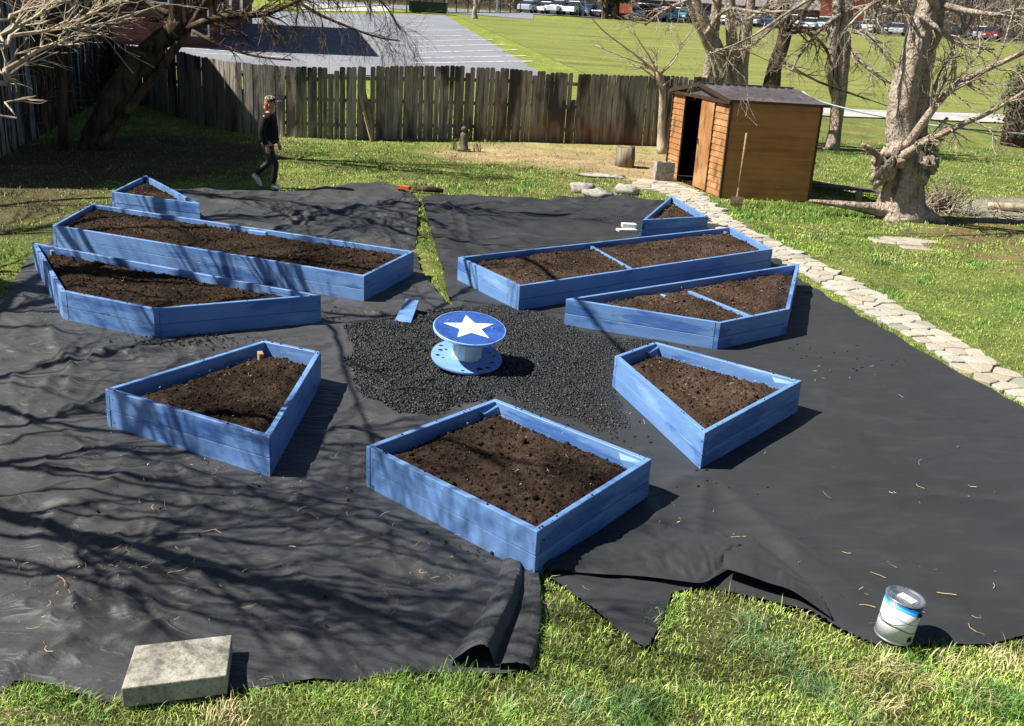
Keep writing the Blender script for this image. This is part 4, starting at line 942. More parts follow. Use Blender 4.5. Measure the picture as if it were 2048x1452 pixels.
# ------------------------------------------------------------------ trees
def grow(m, p, d, L_, r, lv, r2, sides=4, droop=0.0, kids=(3, 5), wob=.22, spread=.75, end=.3):
    k = 5 if L_ > .5 else 4; pts = [np.array(p, float)]; d = np.array(d, float); d /= np.linalg.norm(d); dirs = [d]
    for i in range(k):
        d = d+np.array([r2.gauss(0, wob), r2.gauss(0, wob), r2.gauss(0, wob)-droop]); d /= np.linalg.norm(d)
        pts.append(pts[-1]+d*L_/k); dirs.append(d)
    rs = [max(r*(1-(1-end)*i/k), .0022) for i in range(k+1)]
    m.tube(pts, rs, sides if r > .012 else 3, False)
    if lv <= 0: return
    for j in range(r2.randint(*kids)):
        t = r2.uniform(.25, 1); i = min(int(t*k), k-1); q_ = pts[i]+(pts[i+1]-pts[i])*(t*k-i)
        ax = np.array([r2.gauss(0, 1) for _ in range(3)]); nd = dirs[i]+spread*ax/np.linalg.norm(ax)
        grow(m, q_, nd, L_*r2.uniform(.45, .75), rs[i]*r2.uniform(.5, .75), lv-1, r2, sides, droop, kids, wob, spread, end)
def P3(path, base=None):                       # (px, py, Y, r_px) -> points and radii in metres
    pts, rs = [], []
    for (x, y, Y, r) in path:
        pts.append(At(x, y, Y)); rs.append(r*Y/F*1.02)
    return pts, rs
def smooth_path(pts, rs, k=3):
    P = np.array(pts); n = len(P); o, q_ = [], []
    for i in range(n-1):
        p0, p1, p2, p3 = P[max(i-1, 0)], P[i], P[i+1], P[min(i+2, n-1)]
        for j in range(k):
            t = j/k; o.append(.5*((2*p1)+(-p0+p2)*t+(2*p0-5*p1+4*p2-p3)*t*t+(-p0+3*p1-3*p2+p3)*t**3)); q_.append(rs[i]+(rs[i+1]-rs[i])*t)
    o.append(P[-1]); q_.append(rs[-1]); return o, q_
def tree(name, label, trunks, limbs=(), twigs=(), bark='bark', group=None, seed=0, crown=None, knots=(), rough=.25, cat='tree'):
    """trunks/limbs: lists of (px,py,Y,r_px) paths; twigs: (limb index, how many, length, level, droop); crown: (n, length, levels) from the trunk tops"""
    r2 = random.Random(seed); p0 = P3(trunks[0])[0][0]; zb = float(tz(p0[0], p0[1]))
    root = thing(name, label, cat, (p0[0], p0[1], zb), group=group); o = np.array([p0[0], p0[1], zb])
    tops = []
    m = MB()
    for i, t in enumerate(trunks):
        pts, rs = smooth_path(*P3(t)); 
        if i == 0: pts[0] = np.array([pts[0][0], pts[0][1], zb-.05])
        pts = [p-o for p in pts]; m.tube(pts, rs, 14, True, rough, seed+i); tops.append((pts[-1], pts[-1]-pts[-3], rs[-1]))
    for (x, y, Y, r) in knots:
        c = At(x, y, Y)-o; m.ball(c, r*Y/F, 10, (1, 1, 1.1), .9, seed+int(x))
    m.build('trunk', M[bark], root, True)
    L = []
    for t in limbs:
        pts, rs = smooth_path(*P3(t)); pts = [p-o for p in pts]; L.append((pts, rs))
        m = MB(); m.tube(pts, rs, 7, True, .12, seed); m.build('limb', M[bark], root, True)
    m = MB()
    for (li, n, ln, lv, dr) in twigs:
        pts, rs = L[li]
        for k in range(n):
            i = r2.randint(len(pts)//6, len(pts)-2); d = pts[i+1]-pts[i]; d /= np.linalg.norm(d); ax = np.array([r2.gauss(0, 1) for _ in range(3)])
            grow(m, pts[i], d+.8*ax/np.linalg.norm(ax), ln*r2.uniform(.6, 1.2), max(rs[i]*.45, .006), lv, r2, 4, dr)
    if crown:
        n, ln, lv = crown
        for (p, d, r) in tops:
            if p[2] < 1.5: continue
            d = d/np.linalg.norm(d)
            for k in range(n):
                ax = np.array([r2.gauss(0, 1), r2.gauss(0, 1), r2.gauss(.2, .5)])
                grow(m, p, d+.9*ax/np.linalg.norm(ax), ln*r2.uniform(.7, 1.2), r*.38, lv, r2, 4, 0, (3, 5))
    if m.v: m.build('twigs', M[bark], root)
    return root
YB = float(G(1790, 437)[1])
tree('old_tree', 'massive gnarled grey tree with a swollen knotted base right of the shed', [
    [(1795, 438, YB, 52.5), (1798, 405, YB, 41.8), (1806, 365, YB, 36.3), (1812, 325, YB, 34.0), (1806, 290, YB, 27.8), (1803, 240, YB, 25.5), (1812, 180, YB, 23.2), (1828, 110, YB, 22.4), (1845, 50, YB, 22.4), (1860, 0, YB, 20.1), (1872, -80, YB, 17.0), (1850, -260, YB, 10.9)],
    [(1828, 330, YB+.25, 21.6), (1834, 270, YB+.3, 19.3), (1838, 200, YB+.3, 17.0), (1852, 120, YB+.3, 14.7), (1872, 50, YB+.3, 13.2), (1890, -60, YB+.3, 10.0), (1930, -220, YB+.3, 6.2)],
    [(1800, 425, YB-.1, 23.2), (1750, 418, YB-.15, 11.6), (1700, 412, YB-.2, 7.7), (1650, 405, YB-.2, 5.4), (1618, 402, YB-.2, 2.3)],
    [(1840, 430, YB-.1, 20.1), (1868, 438, YB-.15, 10.9), (1890, 446, YB-.25, 3.9)]],
    limbs=[[(1808, 302, YB-.3, 10), (1850, 240, YB-.6, 8), (1895, 185, YB-.8, 7), (1950, 150, YB-1, 6), (2060, 100, YB-1.2, 4)],
           [(1800, 315, YB-.4, 10), (1850, 285, YB-.7, 7), (1920, 250, YB-1, 6), (1985, 222, YB-1.2, 4), (2070, 170, YB-1.3, 3)],
           [(1870, 5, YB, 8), (1930, 22, YB-.3, 6), (1990, 30, YB-.5, 5), (2070, 38, YB-.8, 4)],
           [(1835, 25, YB-.2, 6), (1880, 60, YB-.4, 4), (1920, 90, YB-.5, 4), (1990, 98, YB-.7, 2.5)],
           [(1765, 325, YB-.3, 7), (1745, 300, YB-.45, 5), (1724, 288, YB-.5, 3)], [(1768, 322, YB-.3, 6), (1748, 308, YB-.45, 4), (1727, 298, YB-.5, 2)],
           [(1850, 300, YB, 6), (1875, 262, YB, 5), (1895, 235, YB, 3)],
           [(1855, 225, YB+.2, 5), (1880, 150, YB+.2, 4), (1925, 70, YB, 3), (1960, 20, YB, 2)],
           [(1830, 30, YB, 7), (1780, -5, YB, 5), (1730, 20, YB-.2, 3), (1690, 60, YB-.3, 2)],
           [(1880, 20, YB, 8), (1800, -60, YB-1, 6), (1700, -40, YB-1.5, 4), (1600, 10, YB-2, 3), (1500, 75, YB-2.2, 2), (1420, 108, YB-2.4, 1.3)]],
    twigs=[(0, 16, .8, 2, .03), (1, 14, .7, 2, .02), (2, 12, .6, 2, .05), (3, 7, .5, 1, .05), (7, 12, .6, 2, .03), (8, 12, .7, 2, .06), (9, 16, .7, 2, .05)], bark='bark', seed=21,
    knots=[(1772, 330, YB-.25, 24), (1790, 306, YB-.3, 19), (1851, 330, YB-.1, 22), (1760, 355, YB-.1, 17), (1858, 305, YB, 15), (1825, 290, YB, 16), (1842, 350, YB-.2, 16), (1756, 318, YB-.3, 12), (1800, 322, YB-.42, 12)], crown=(4, 1.6, 3), rough=.5)
tree('pollarded_tree', 'slender pale pollarded tree with upright whips between fence and shed', [
    [(1326, 299, 26.6, 12), (1322, 270, 26.6, 7), (1324, 220, 26.6, 6), (1325, 180, 26.6, 6.5), (1318, 152, 26.6, 8), (1313, 142, 26.6, 5)], [(1325, 298, 26.6, 11), (1333, 303, 26.5, 5)]],
    limbs=[[(1316, 148, 26.6, 3.10), (1290, 125, 26.5, 2.17), (1255, 98, 26.3, 1.55), (1205, 60, 26.1, 1.24), (1170, 20, 26, 0.87)], [(1318, 150, 26.6, 2.48), (1290, 130, 26.6, 1.86), (1250, 115, 26.6, 1.24), (1190, 90, 26.6, 0.81)],
           [(1316, 148, 26.6, 2.48), (1300, 115, 26.4, 1.49), (1280, 85, 26.3, 1.12), (1265, 60, 26.2, 0.62)], [(1320, 148, 26.6, 1.86), (1345, 118, 26.5, 1.24), (1380, 75, 26.5, 0.81), (1400, 55, 26.5, 0.62)], [(1320, 150, 26.6, 1.86), (1350, 120, 26.7, 1.24), (1362, 90, 26.7, 0.93), (1395, 45, 26.7, 0.62)],
           [(1308, 156, 26.6, 2.17), (1296, 145, 26.4, 1.86), (1278, 132, 26.4, 0.99)], [(1326, 172, 26.5, 1.55), (1345, 155, 26.4, 0.87)]],
    twigs=[(0, 9, .6, 1, 0), (1, 7, .5, 1, 0), (2, 6, .5, 1, 0), (3, 6, .5, 1, 0), (4, 6, .5, 1, 0)], bark='bark_pale', seed=31, crown=(7, .6, 1))
tree('bare_tree', 'bare tree with crossing dark and pale trunks at the right end of the fence', [
    [(1448, 172, 30.5, 15), (1440, 130, 30.5, 15), (1425, 90, 30.5, 16), (1405, 50, 30.5, 15), (1385, 0, 30.5, 13), (1350, -90, 30.5, 9)],
    [(1414, 175, 31.3, 11), (1420, 120, 31.3, 10), (1428, 60, 31.3, 10), (1434, 0, 31.3, 9), (1440, -110, 31.3, 6)]],
    limbs=[[(1412, 70, 30.3, 5), (1450, 20, 30, 4), (1520, 25, 29.5, 3), (1600, 20, 29, 2)], [(1432, 100, 30.3, 4), (1490, 98, 29.8, 3), (1540, 60, 29.3, 2.6), (1620, -5, 29, 2)], [(1380, 0, 30.4, 5), (1330, 20, 30, 3), (1290, 50, 29.7, 2)]],
    twigs=[(0, 12, .9, 2, .04), (1, 12, .9, 2, .03), (2, 9, .8, 2, .04)], bark='bark', seed=41, crown=(4, 1.8, 2))
tree('bare_tree', 'twin stemmed bare tree directly behind the shed roof', [
    [(1470, 178, 30.8, 15), (1466, 120, 30.8, 11), (1462, 60, 30.8, 10), (1460, 0, 30.8, 9), (1452, -110, 30.8, 6)], [(1480, 176, 30.8, 13), (1486, 110, 30.8, 12), (1494, 50, 30.8, 11), (1502, 0, 30.8, 9), (1515, -110, 30.8, 6)]],
    limbs=[[(1478, 120, 30.6, 4), (1462, 112, 30.3, 2.5), (1420, 105, 30, 2)], [(1496, 40, 30.6, 4), (1530, 15, 30.3, 3), (1565, -20, 30, 2)]],
    twigs=[(0, 6, .7, 2, .02), (1, 8, .9, 2, .04)], bark='bark', seed=42, crown=(4, 1.8, 2))
tree('bare_tree', 'crooked mossy dark tree rising behind the middle of the shed roof', [
    [(1542, 176, 30.3, 16), (1548, 140, 30.3, 14), (1562, 100, 30.3, 13), (1570, 60, 30.3, 12), (1566, 20, 30.3, 11), (1572, -60, 30.3, 8)]],
    limbs=[[(1572, 70, 30.2, 5), (1610, 62, 29.8, 4), (1650, 95, 29.4, 3), (1662, 130, 29.2, 2)], [(1574, 55, 30.2, 4), (1610, 20, 29.8, 3), (1640, -20, 29.4, 2)], [(1568, 125, 30.2, 3), (1640, 165, 29.5, 2), (1740, 200, 28.8, 1.4)]],
    twigs=[(0, 14, .8, 2, .12), (1, 9, .8, 2, .05), (2, 9, .6, 1, 0)], bark='bark_dark', seed=43, crown=(4, 1.8, 2))
YT = float(T(1662, 300)[1])
tree('bare_tree', 'bare tree with two joined stems in the lawn right of the shed', [
    [(1662, 302, YT, 15), (1670, 260, YT, 12), (1678, 200, YT, 13), (1684, 130, YT, 13), (1690, 60, YT, 13), (1692, 0, YT, 12), (1696, -110, YT, 8)], [(1664, 300, YT-.1, 10), (1676, 230, YT-.1, 8), (1664, 150, YT-.1, 9), (1668, 80, YT-.1, 8), (1674, 0, YT-.1, 8), (1668, -90, YT, 5)]],
    limbs=[[(1695, 95, YT-.2, 5), (1730, 130, YT-.6, 4), (1780, 165, YT-1, 3), (1840, 160, YT-1.3, 2)], [(1688, 60, YT-.2, 5), (1730, 70, YT-.5, 3.5), (1770, 110, YT-.8, 2.5), (1800, 150, YT-1, 2)], [(1680, 30, YT-.2, 5), (1640, 60, YT-.6, 3.5), (1600, 110, YT-1, 2.5), (1580, 150, YT-1.3, 1.5)], [(1697, 20, YT-.2, 4), (1760, 10, YT-.6, 3), (1830, 40, YT-1, 2)]],
    twigs=[(0, 16, .7, 2, .10), (1, 16, .7, 2, .12), (2, 14, .7, 2, .08), (3, 12, .7, 2, .1)], bark='bark', seed=44, crown=(4, 1.6, 2), knots=[(1650, 303, YT, 9), (1672, 305, YT-.1, 9)])
YL = 21.0
tree('leaning_tree', 'large dark tree leaning right over the shaded corner of the fence', [
    [(188, 290, YL, 29.2), (215, 225, YL, 24.9), (258, 150, YL, 21.5), (305, 95, YL, 18.1), (345, 62, YL, 16.3), (352, 20, YL, 11.2), (345, -60, YL, 8.6), (340, -200, YL, 5.2)],
    [(335, 70, YL, 13.8), (375, 55, YL, 9.5), (400, 25, YL, 7.7), (425, -20, YL, 6.9), (470, -120, YL, 4.3)],
    [(200, 292, YL-.3, 11.2), (245, 235, YL-.2, 8.6), (310, 150, YL-.2, 7.7), (348, 100, YL-.2, 8.6), (378, 55, YL, 6.9)],
    [(180, 292, YL, 22.4), (160, 300, YL-.3, 6.9)]],
    limbs=[[(370, 60, YL, 8), (430, 36, YL-.3, 7), (500, 30, YL-.6, 6), (540, 26, YL-.8, 4), (620, -10, YL-1, 3)], [(385, 62, YL-.2, 4), (440, 90, YL-.5, 3), (510, 112, YL-.8, 2.4), (582, 120, YL-1, 1.6)],
           [(430, -5, YL, 5), (560, -10, YL-.5, 4), (640, 30, YL-.8, 3), (740, 70, YL-1, 2), (800, 82, YL-1.1, 1.2)], [(345, 30, YL, 7), (300, 10, YL+.3, 4), (240, -20, YL+.6, 3)],
           [(290, 110, YL-.3, 6), (270, 105, YL-.5, 4), (250, 115, YL-.6, 2)], [(560, -30, YL-.5, 4), (680, -40, YL-1, 3), (760, 0, YL-1, 2), (800, 60, YL-1, 1)]],
    twigs=[(0, 22, .8, 2, .12), (1, 10, .6, 2, .05), (2, 20, .7, 2, .16), (3, 12, .8, 2, 0), (5, 18, .8, 2, .22)], bark='bark_dark', seed=51, crown=(6, 2.4, 3), rough=.45,
    knots=[(350, 62, YL-.1, 17), (300, 88, YL-.3, 10)])
tree('young_tree', 'thin straight brown trunk standing before the boarded outbuilding', [[(128, 292, 20.3, 10), (126, 200, 20.3, 8.5), (122, 100, 20.3, 8), (124, 0, 20.3, 7), (126, -150, 20.3, 5)]], bark='bark_dark', seed=52, crown=(4, 1.2, 2))
YF = float(T(950, 38)[1])
tree('lone_tree', 'small stub trunked tree at the far corner of the car park', [[(950, 38, YF, 6), (949, 25, YF, 4.5), (952, 14, YF, 5), (950, 2, YF, 3), (948, -30, YF, 2)], [(952, 16, YF, 3), (958, 4, YF, 2), (963, -15, YF, 1.4)]], bark='bark', seed=61, crown=(6, 1.6, 2))
tree('lone_tree', 'thin brown trunk beside the concrete walk in the distance', [[(741, 24, 97, 2.2), (741, 0, 97, 1.8), (742, -60, 97, 1)]], bark='bark', seed=62, crown=(5, 1.6, 1))

# overhanging tree rooted just outside the picture on the left; its limbs shade the fabric
def overhead():
    root = thing('overhanging_tree', 'bare pale limbed tree reaching in from the upper left edge', 'tree', (-9.0, 10.2, 0)); o = np.array([-9.0, 10.2, 0.]); r2 = random.Random(77)
    m = MB(); tp = [np.array(p) for p in [(-9, 10.2, -.05), (-8.95, 10.1, 1.2), (-8.8, 9.9, 2.6), (-8.6, 9.6, 4.2), (-8.3, 9.4, 6.2)]]
    pts, rs = smooth_path(tp, [.28, .22, .2, .17, .1]); m.tube([p-o for p in pts], rs, 12, True, .3, 5); m.build('trunk', M['bark_pale'], root, True)
    tw = MB()
    def limb(P, rs, n, ln, lv, dr=.02):
        pts, r_ = smooth_path(P, rs); pts = [np.asarray(p)-o for p in pts]; m = MB(); m.tube(pts, r_, 6, True, .1, 3); m.build('limb', M['bark_pale'], root, True)
        for k in range(n):
            i = r2.randint(2 if P[-1][2] < 2.95 else 6, len(pts)-2); d = pts[i+1]-pts[i]; d /= np.linalg.norm(d); ax = np.array([r2.gauss(0, 1), r2.gauss(0, 1), r2.gauss(0, .6)])
            grow(tw, pts[i], d+(.75 if P[-1][2] < 2.95 else .5)*ax/np.linalg.norm(ax), ln*(1 if P[-1][2] < 2.95 else 1.5)*r2.uniform(.6, 1.2), max(r_[i]*.5, .010 if P[-1][2] > 2.95 else .006), lv, r2, 4, dr if P[-1][2] < 2.95 else -.03, (3, 5), .13, .6)
    def seen(path, n, ln, lv):                          # limbs in the picture
        pts, rs = P3(path); limb([tp[2]]+pts, [rs[0]*1.6]+rs, n, ln, lv)
    seen([(-60, 160, 9.6, 6), (10, 140, 10.0, 5), (80, 98, 10.3, 4.6), (120, 85, 10.5, 4), (160, 62, 10.7, 3), (230, 40, 11.0, 2.4), (330, 8, 11.4, 1.6)], 20, .5, 1)
    seen([(-60, 90, 9.8, 4), (20, 72, 10.2, 3.5), (90, 62, 10.5, 3.2), (148, 48, 10.8, 3), (190, 20, 11.1, 2.5), (250, -10, 11.5, 2)], 22, .5, 1)
    seen([(-60, 90, 9.6, 3.5), (0, 70, 9.8, 3), (60, 40, 10.0, 2.5), (120, 5, 10.3, 2), (160, -30, 10.5, 1.6)], 18, .5, 1)
    seen([(-60, 40, 9.6, 3), (20, 30, 10, 2.5), (90, 5, 10.4, 2), (140, -20, 10.6, 1.5)], 14, .5, 1)
    seen([(-40, 225, 9.0, 2.5), (10, 205, 9.2, 2), (40, 200, 9.3, 1.6), (72, 192, 9.4, 1)], 4, .25, 0)
    def shadow(path, h0, h1, n, ln, lv, wpx):           # limbs above the frame, placed along the sun from where their shade lies
        P = []; rs = []
        for i, (x, y) in enumerate(path):
            g = G(x, y); h = h0+(h1-h0)*i/(len(path)-1); P.append(g+sdir*(h/sdir[2])); wp = wpx*(1-.5*i/len(path)); rs.append(max(wp*np.hypot(g[0], g[1])/F*1.05, .01))
        P = [p for p in P]; ex = P[0]+np.array([-2.6 if P[0][1] < 9 else -1.6, (9.6-P[0][1])*.15, .15]); limb([tp[3], ex]+P, [rs[0]*1.3, rs[0]*1.15]+rs, n, ln, lv, 0)
    shadow([(-120, 1015), (20, 1040), (180, 1085), (330, 1118), (480, 1165), (620, 1195), (760, 1235), (880, 1290)], 3.3, 3.8, 20, .8, 2, 19)
    shadow([(-120, 925), (40, 930), (200, 905), (330, 920), (480, 890), (620, 905)], 3.2, 3.6, 16, .7, 2, 10)
    shadow([(0, 935), (180, 952), (350, 972), (500, 988), (700, 1022), (860, 1060)], 3.2, 3.7, 14, .7, 2, 7)
    shadow([(-40, 1140), (150, 1148), (280, 1122), (400, 1078), (560, 1062), (700, 1072)], 3.3, 3.6, 11, .6, 2, 6)
    shadow([(60, 1130), (200, 1180), (330, 1215), (480, 1262), (640, 1282), (780, 1270)], 3.4, 3.8, 11, .6, 2, 6)
    shadow([(-60, 860), (100, 850), (230, 800), (340, 770), (450, 735)], 3.3, 3.8, 14, .7, 2, 7)
    shadow([(-60, 760), (120, 740), (300, 700), (520, 655), (700, 640)], 3.4, 4.2, 18, .9, 2, 7)
    shadow([(-160, 640), (60, 620), (260, 580), (520, 560), (800, 590)], 3.5, 4.3, 22, 1.0, 2, 9)
    shadow([(-200, 560), (40, 540), (300, 500), (560, 500), (700, 460)], 3.6, 4.5, 24, 1.1, 2, 8)
    shadow([(-260, 480), (0, 470), (200, 440), (480, 440), (760, 420), (900, 460)], 3.6, 4.8, 30, 1.2, 2, 8)
    shadow([(-100, 420), (150, 400), (400, 395), (640, 420), (820, 470), (1000, 500)], 3.6, 4.8, 30, 1.2, 2, 7)
    shadow([(480, 480), (640, 440), (800, 410), (1000, 430), (1200, 440)], 3.8, 4.8, 26, 1.1, 2, 7)
    shadow([(560, 900), (700, 860), (840, 920), (980, 960), (1080, 1010)], 3.6, 4.4, 11, .7, 2, 8)
    shadow([(820, 640), (950, 580), (1080, 560), (1180, 640), (1260, 720)], 4.2, 5.0, 11, .9, 2, 7)
    shadow([(-60, 1000), (120, 990), (300, 1010), (520, 1040), (700, 1045), (900, 1090)], 3.3, 3.9, 7, .8, 1, 6)
    shadow([(200, 1095), (380, 1080), (560, 1100), (760, 1110), (960, 1160)], 3.4, 3.9, 7, .8, 1, 6)
    shadow([(350, 1120), (540, 1150), (700, 1150), (900, 1200), (1040, 1240)], 3.5, 4.0, 7, .8, 1, 5)
    shadow([(-60, 800), (80, 850), (180, 830), (300, 860), (420, 930)], 3.3, 3.8, 7, .7, 1, 6)
    shadow([(-60, 900), (60, 880), (200, 870), (400, 880), (600, 960), (760, 1010)], 3.3, 3.8, 7, .8, 1, 5)
    shadow([(400, 1190), (600, 1230), (800, 1230), (1000, 1290)], 3.6, 4.0, 4, .8, 1, 5)
    shadow([(560, 1010), (760, 1080), (900, 1110), (1060, 1200)], 3.5, 4.0, 4, .8, 1, 5)
    shadow([(640, 640), (700, 760), (760, 900), (840, 1000)], 3.6, 4.2, 5, .6, 1, 5)
    tw.build('twigs', M['bark_pale'], root)
overhead()

# ------------------------------------------------------------------ ivy clad stump at the right edge, evergreen, far wood
def leaf_cloud(name, c, rad, n, size, cols, parent, seed, hole=.0):
    r_ = np.random.default_rng(seed); u = r_.normal(size=(n, 3)); u /= np.linalg.norm(u, axis=1)[:, None]; rr = r_.random(n)**.45
    lump = 1+.45*pn(u[:, 0]*2.2+seed, u[:, 1]*2.2+u[:, 2]*2.6, seed)
    P = u*(rr*lump)[:, None]*np.asarray(rad)+np.asarray(c)
    a = r_.normal(size=(n, 3)); a /= np.linalg.norm(a, axis=1)[:, None]; b = np.cross(a, r_.normal(size=(n, 3))); b /= np.linalg.norm(b, axis=1)[:, None]
    s = size*r_.uniform(.6, 1.4, n)[:, None]
    V = np.stack([P-a*s, P+b*s*.55, P+a*s, P-b*s*.55], 1).reshape(-1, 3); Fq = np.arange(4*n).reshape(-1, 4)
    ck = np.asarray(cols)[r_.integers(0, len(cols), n)]*r_.uniform(.6, 1.3, (n, 1)); return mesh(name, V, Fq, M['leaf'], parent, col=np.repeat(ck, 4, 0))
M['leaf'] = material('leaf', (.05, .08, .02), .5, attr=True, spec=.3)
g = T(2035, 292); root = thing('ivy_stump', 'broken ivy covered tree stump at the right edge by the driveway', 'tree stump', g)
m = MB(); m.tube([(0, 0, -.1), (.05, 0, .8), (-.05, 0, 1.7), (.1, 0, 2.6)], [.6, .5, .42, .25], 14, True, .6, 3); m.build('trunk', M['bark_dark'], root, True)
m = MB(); r2 = random.Random(5)
for k in range(60): grow(m, (r2.uniform(-.4, .4), r2.uniform(-.4, .2), r2.uniform(.1, 2.6)), (r2.uniform(-1, .6), r2.uniform(-1, .3), r2.uniform(-.3, .9)), r2.uniform(.5, 1.3), .012, 1, r2, 3)
m.build('twigs', M['bark'], root)
leaf_cloud('ivy', (-.05, -.1, 1.5), (.85, .7, 1.5), 2600, .055, [(.05, .075, .03), (.08, .1, .05), (.16, .13, .10), (.03, .045, .02)], root, 4)
g = At(1222, 43, 129); g[2] = float(tz(g[0], 129)); root = thing('evergreen_tree', 'dark ivy clad evergreen standing before the far parked cars', 'tree', g)
m = MB()
for dx, r in ((-.8, .35), (.4, .4), (1.1, .25)): m.tube([(dx, 0, -.2), (dx*1.1, 0, 2.5), (dx*1.6, 0, 6), (dx*1.2, 0, 9)], [r*1.3, r, r*.8, r*.4], 8)
m.build('trunk', M['bark_dark'], root)
leaf_cloud('crown', (0, 0, 5.5), (2.3, 2, 4.4), 2600, .35, [(.03, .05, .018), (.05, .06, .02), (.06, .08, .03)], root, 14)
def wood():
    r_ = np.random.default_rng(9); n = 90000
    Y = r_.uniform(160, 235, n); x = r_.uniform(-.62, .66, n)*Y; gz = tz(x, Y); z = gz+r_.uniform(0, 9, n)
    dens = pn(x*.05, Y*.05+z*.1, 4); keep = dens > -.35; x, Y, z = x[keep], Y[keep], z[keep]; n = len(x)
    d = r_.normal(size=(n, 3))*[.5, .5, 1]; d /= np.linalg.norm(d, axis=1)[:, None]; d *= r_.uniform(.7, 2.4, n)[:, None]
    s = np.cross(d, r_.normal(size=(n, 3))); s /= np.linalg.norm(s, axis=1)[:, None]; s *= r_.uniform(.03, .10, n)[:, None]
    P = np.stack([x, Y, z], 1); V = np.stack([P-s, P+s, P+d], 1).reshape(-1, 3); Fq = np.arange(3*n).reshape(-1, 3)
    base = np.array([.21, .17, .13])*r_.uniform(.35, 1.25, (n, 1))
    k = 700; tx = r_.uniform(-.62, .66, k); ty = r_.uniform(158, 232, k); tx = tx*ty; zz = tz(tx, ty); VV = []; FF = []; CC = []
    for i in range(k):
        r = r_.uniform(.08, .22); h = r_.uniform(6, 12); lx, ly = r_.normal(0, .5, 2); b0 = 3*n+len(VV)*4
        VV.append(np.array([[tx[i]-r, ty[i], zz[i]], [tx[i]+r, ty[i]+r, zz[i]], [tx[i]+lx+r*.4, ty[i]+ly, zz[i]+h], [tx[i]+lx-r*.4, ty[i]+ly, zz[i]+h]])); FF += [(b0, b0+1, b0+2), (b0, b0+2, b0+3)]
        CC.append(np.tile(np.array([.26, .22, .18])*r_.uniform(.5, 1.2), (4, 1)))
    o = mesh('woodland', np.concatenate([V]+VV), np.concatenate([Fq, np.array(FF)]), M['leaf'], col=np.concatenate([np.repeat(base, 3, 0)]+CC))
    tag(o, 'leafless brown woodland covering the slope behind the car parks', 'woodland', kind='stuff')
wood()

# ------------------------------------------------------------------ far fence, lamp poles, box
def chain_fence(a, b, n, H, label):
    a, b = np.asarray(a)[:2], np.asarray(b)[:2]; z0 = float(tz(*a)); root = thing('chain_link_fence', label, 'fence', (a[0], a[1], z0))
    for i in range(n+1):
        p = (b-a)*i/n; m = MB(); m.tube([(p[0], p[1], float(tz(*(a+p)))-z0), (p[0], p[1], float(tz(*(a+p)))-z0+H)], .06, 5); m.build('post', M['metal_dark'], root)
    e = b-a; zb = float(tz(*b))-z0
    for h in (H, .1): m = MB(); m.tube([(0, 0, h), (*e, zb+h)], .035, 4); m.build('rail', M['metal_dark'], root)
    m = MB(); L_ = np.linalg.norm(e); k = int(L_/.9)
    for i in range(k):
        for s in (1, -1):
            p0 = e*i/k; p1 = e*min(i+2, k)/k; m.tube([(*p0, .1 if s > 0 else H), (*p1, H if s > 0 else .1)], .012, 3, False)
    m.build('wire_mesh', M['metal_dark'], root)
chain_fence(T(786, 26.5), T(1040, 27), 11, 1.6, 'black chain link fence along the far edge of the car park')
chain_fence(T(560, 24), T(780, 12), 8, 1.5, 'black chain link fence behind the distant concrete walk')
for x, lab in ((893, 'left of the two silver lamp posts beyond the car park'), (994, 'right of the two silver lamp posts beyond the car park')):
    g = T(x, 27); root = thing('lamp_post', lab, 'lamp post', g, group='lamp posts beyond the car park')
    m = MB(); m.tube([(0, 0, 0), (0, 0, 7)], [.12, .07], 8); m.build('pole', M['galv'], root)
    m = MB(); m.box((0, 0, .15), (.4, .4, .3)); m.build('base', M['concrete_pale'], root)
    m = MB(); m.box((.4, 0, 7), (.9, .25, .12)); m.build('lamp_head', M['galv'], root)
g = T(856, 27.5); root = thing('waste_container', 'dark green waste container before the far chain link fence', 'container', g)
dg = material('dark_green_metal', lin(22, 48, 40), .5)
m = MB(); m.add([(-1.9, -.6, .1), (1.9, -.6, .1), (1.9, .6, .1), (-1.9, .6, .1), (-2, -.8, 1.1), (2, -.8, 1.1), (2, .7, 1.1), (-2, .7, 1.1)], [(3, 2, 1, 0), (0, 1, 5, 4), (1, 2, 6, 5), (2, 3, 7, 6), (3, 0, 4, 7), (4, 5, 6, 7)]); m.build('body', dg, root)
m = MB(); m.box((0, -.05, 1.14), (4.1, 1.6, .07)); m.build('lid', dg, root)
g = At(1252, 17, 127); root = thing('banner_sign', 'faded orange red sign board standing before the evergreen', 'sign', (g[0], g[1], float(tz(g[0], 127))))
m = MB(); m.box((0, 0, g[2]-float(tz(g[0], 127))), (1.5, .06, 1.1)); m.build('board', material('orange_panel', lin(214, 110, 84), .7, tex=[(2, 4, lin(228, 150, 120), .5, .7)]), root)
for s in (-.7, .7): m = MB(); m.box((s, .06, (g[2]-float(tz(g[0], 127)))/2), (.08, .08, g[2]-float(tz(g[0], 127)))); m.build('post', M['metal_dark'], root)

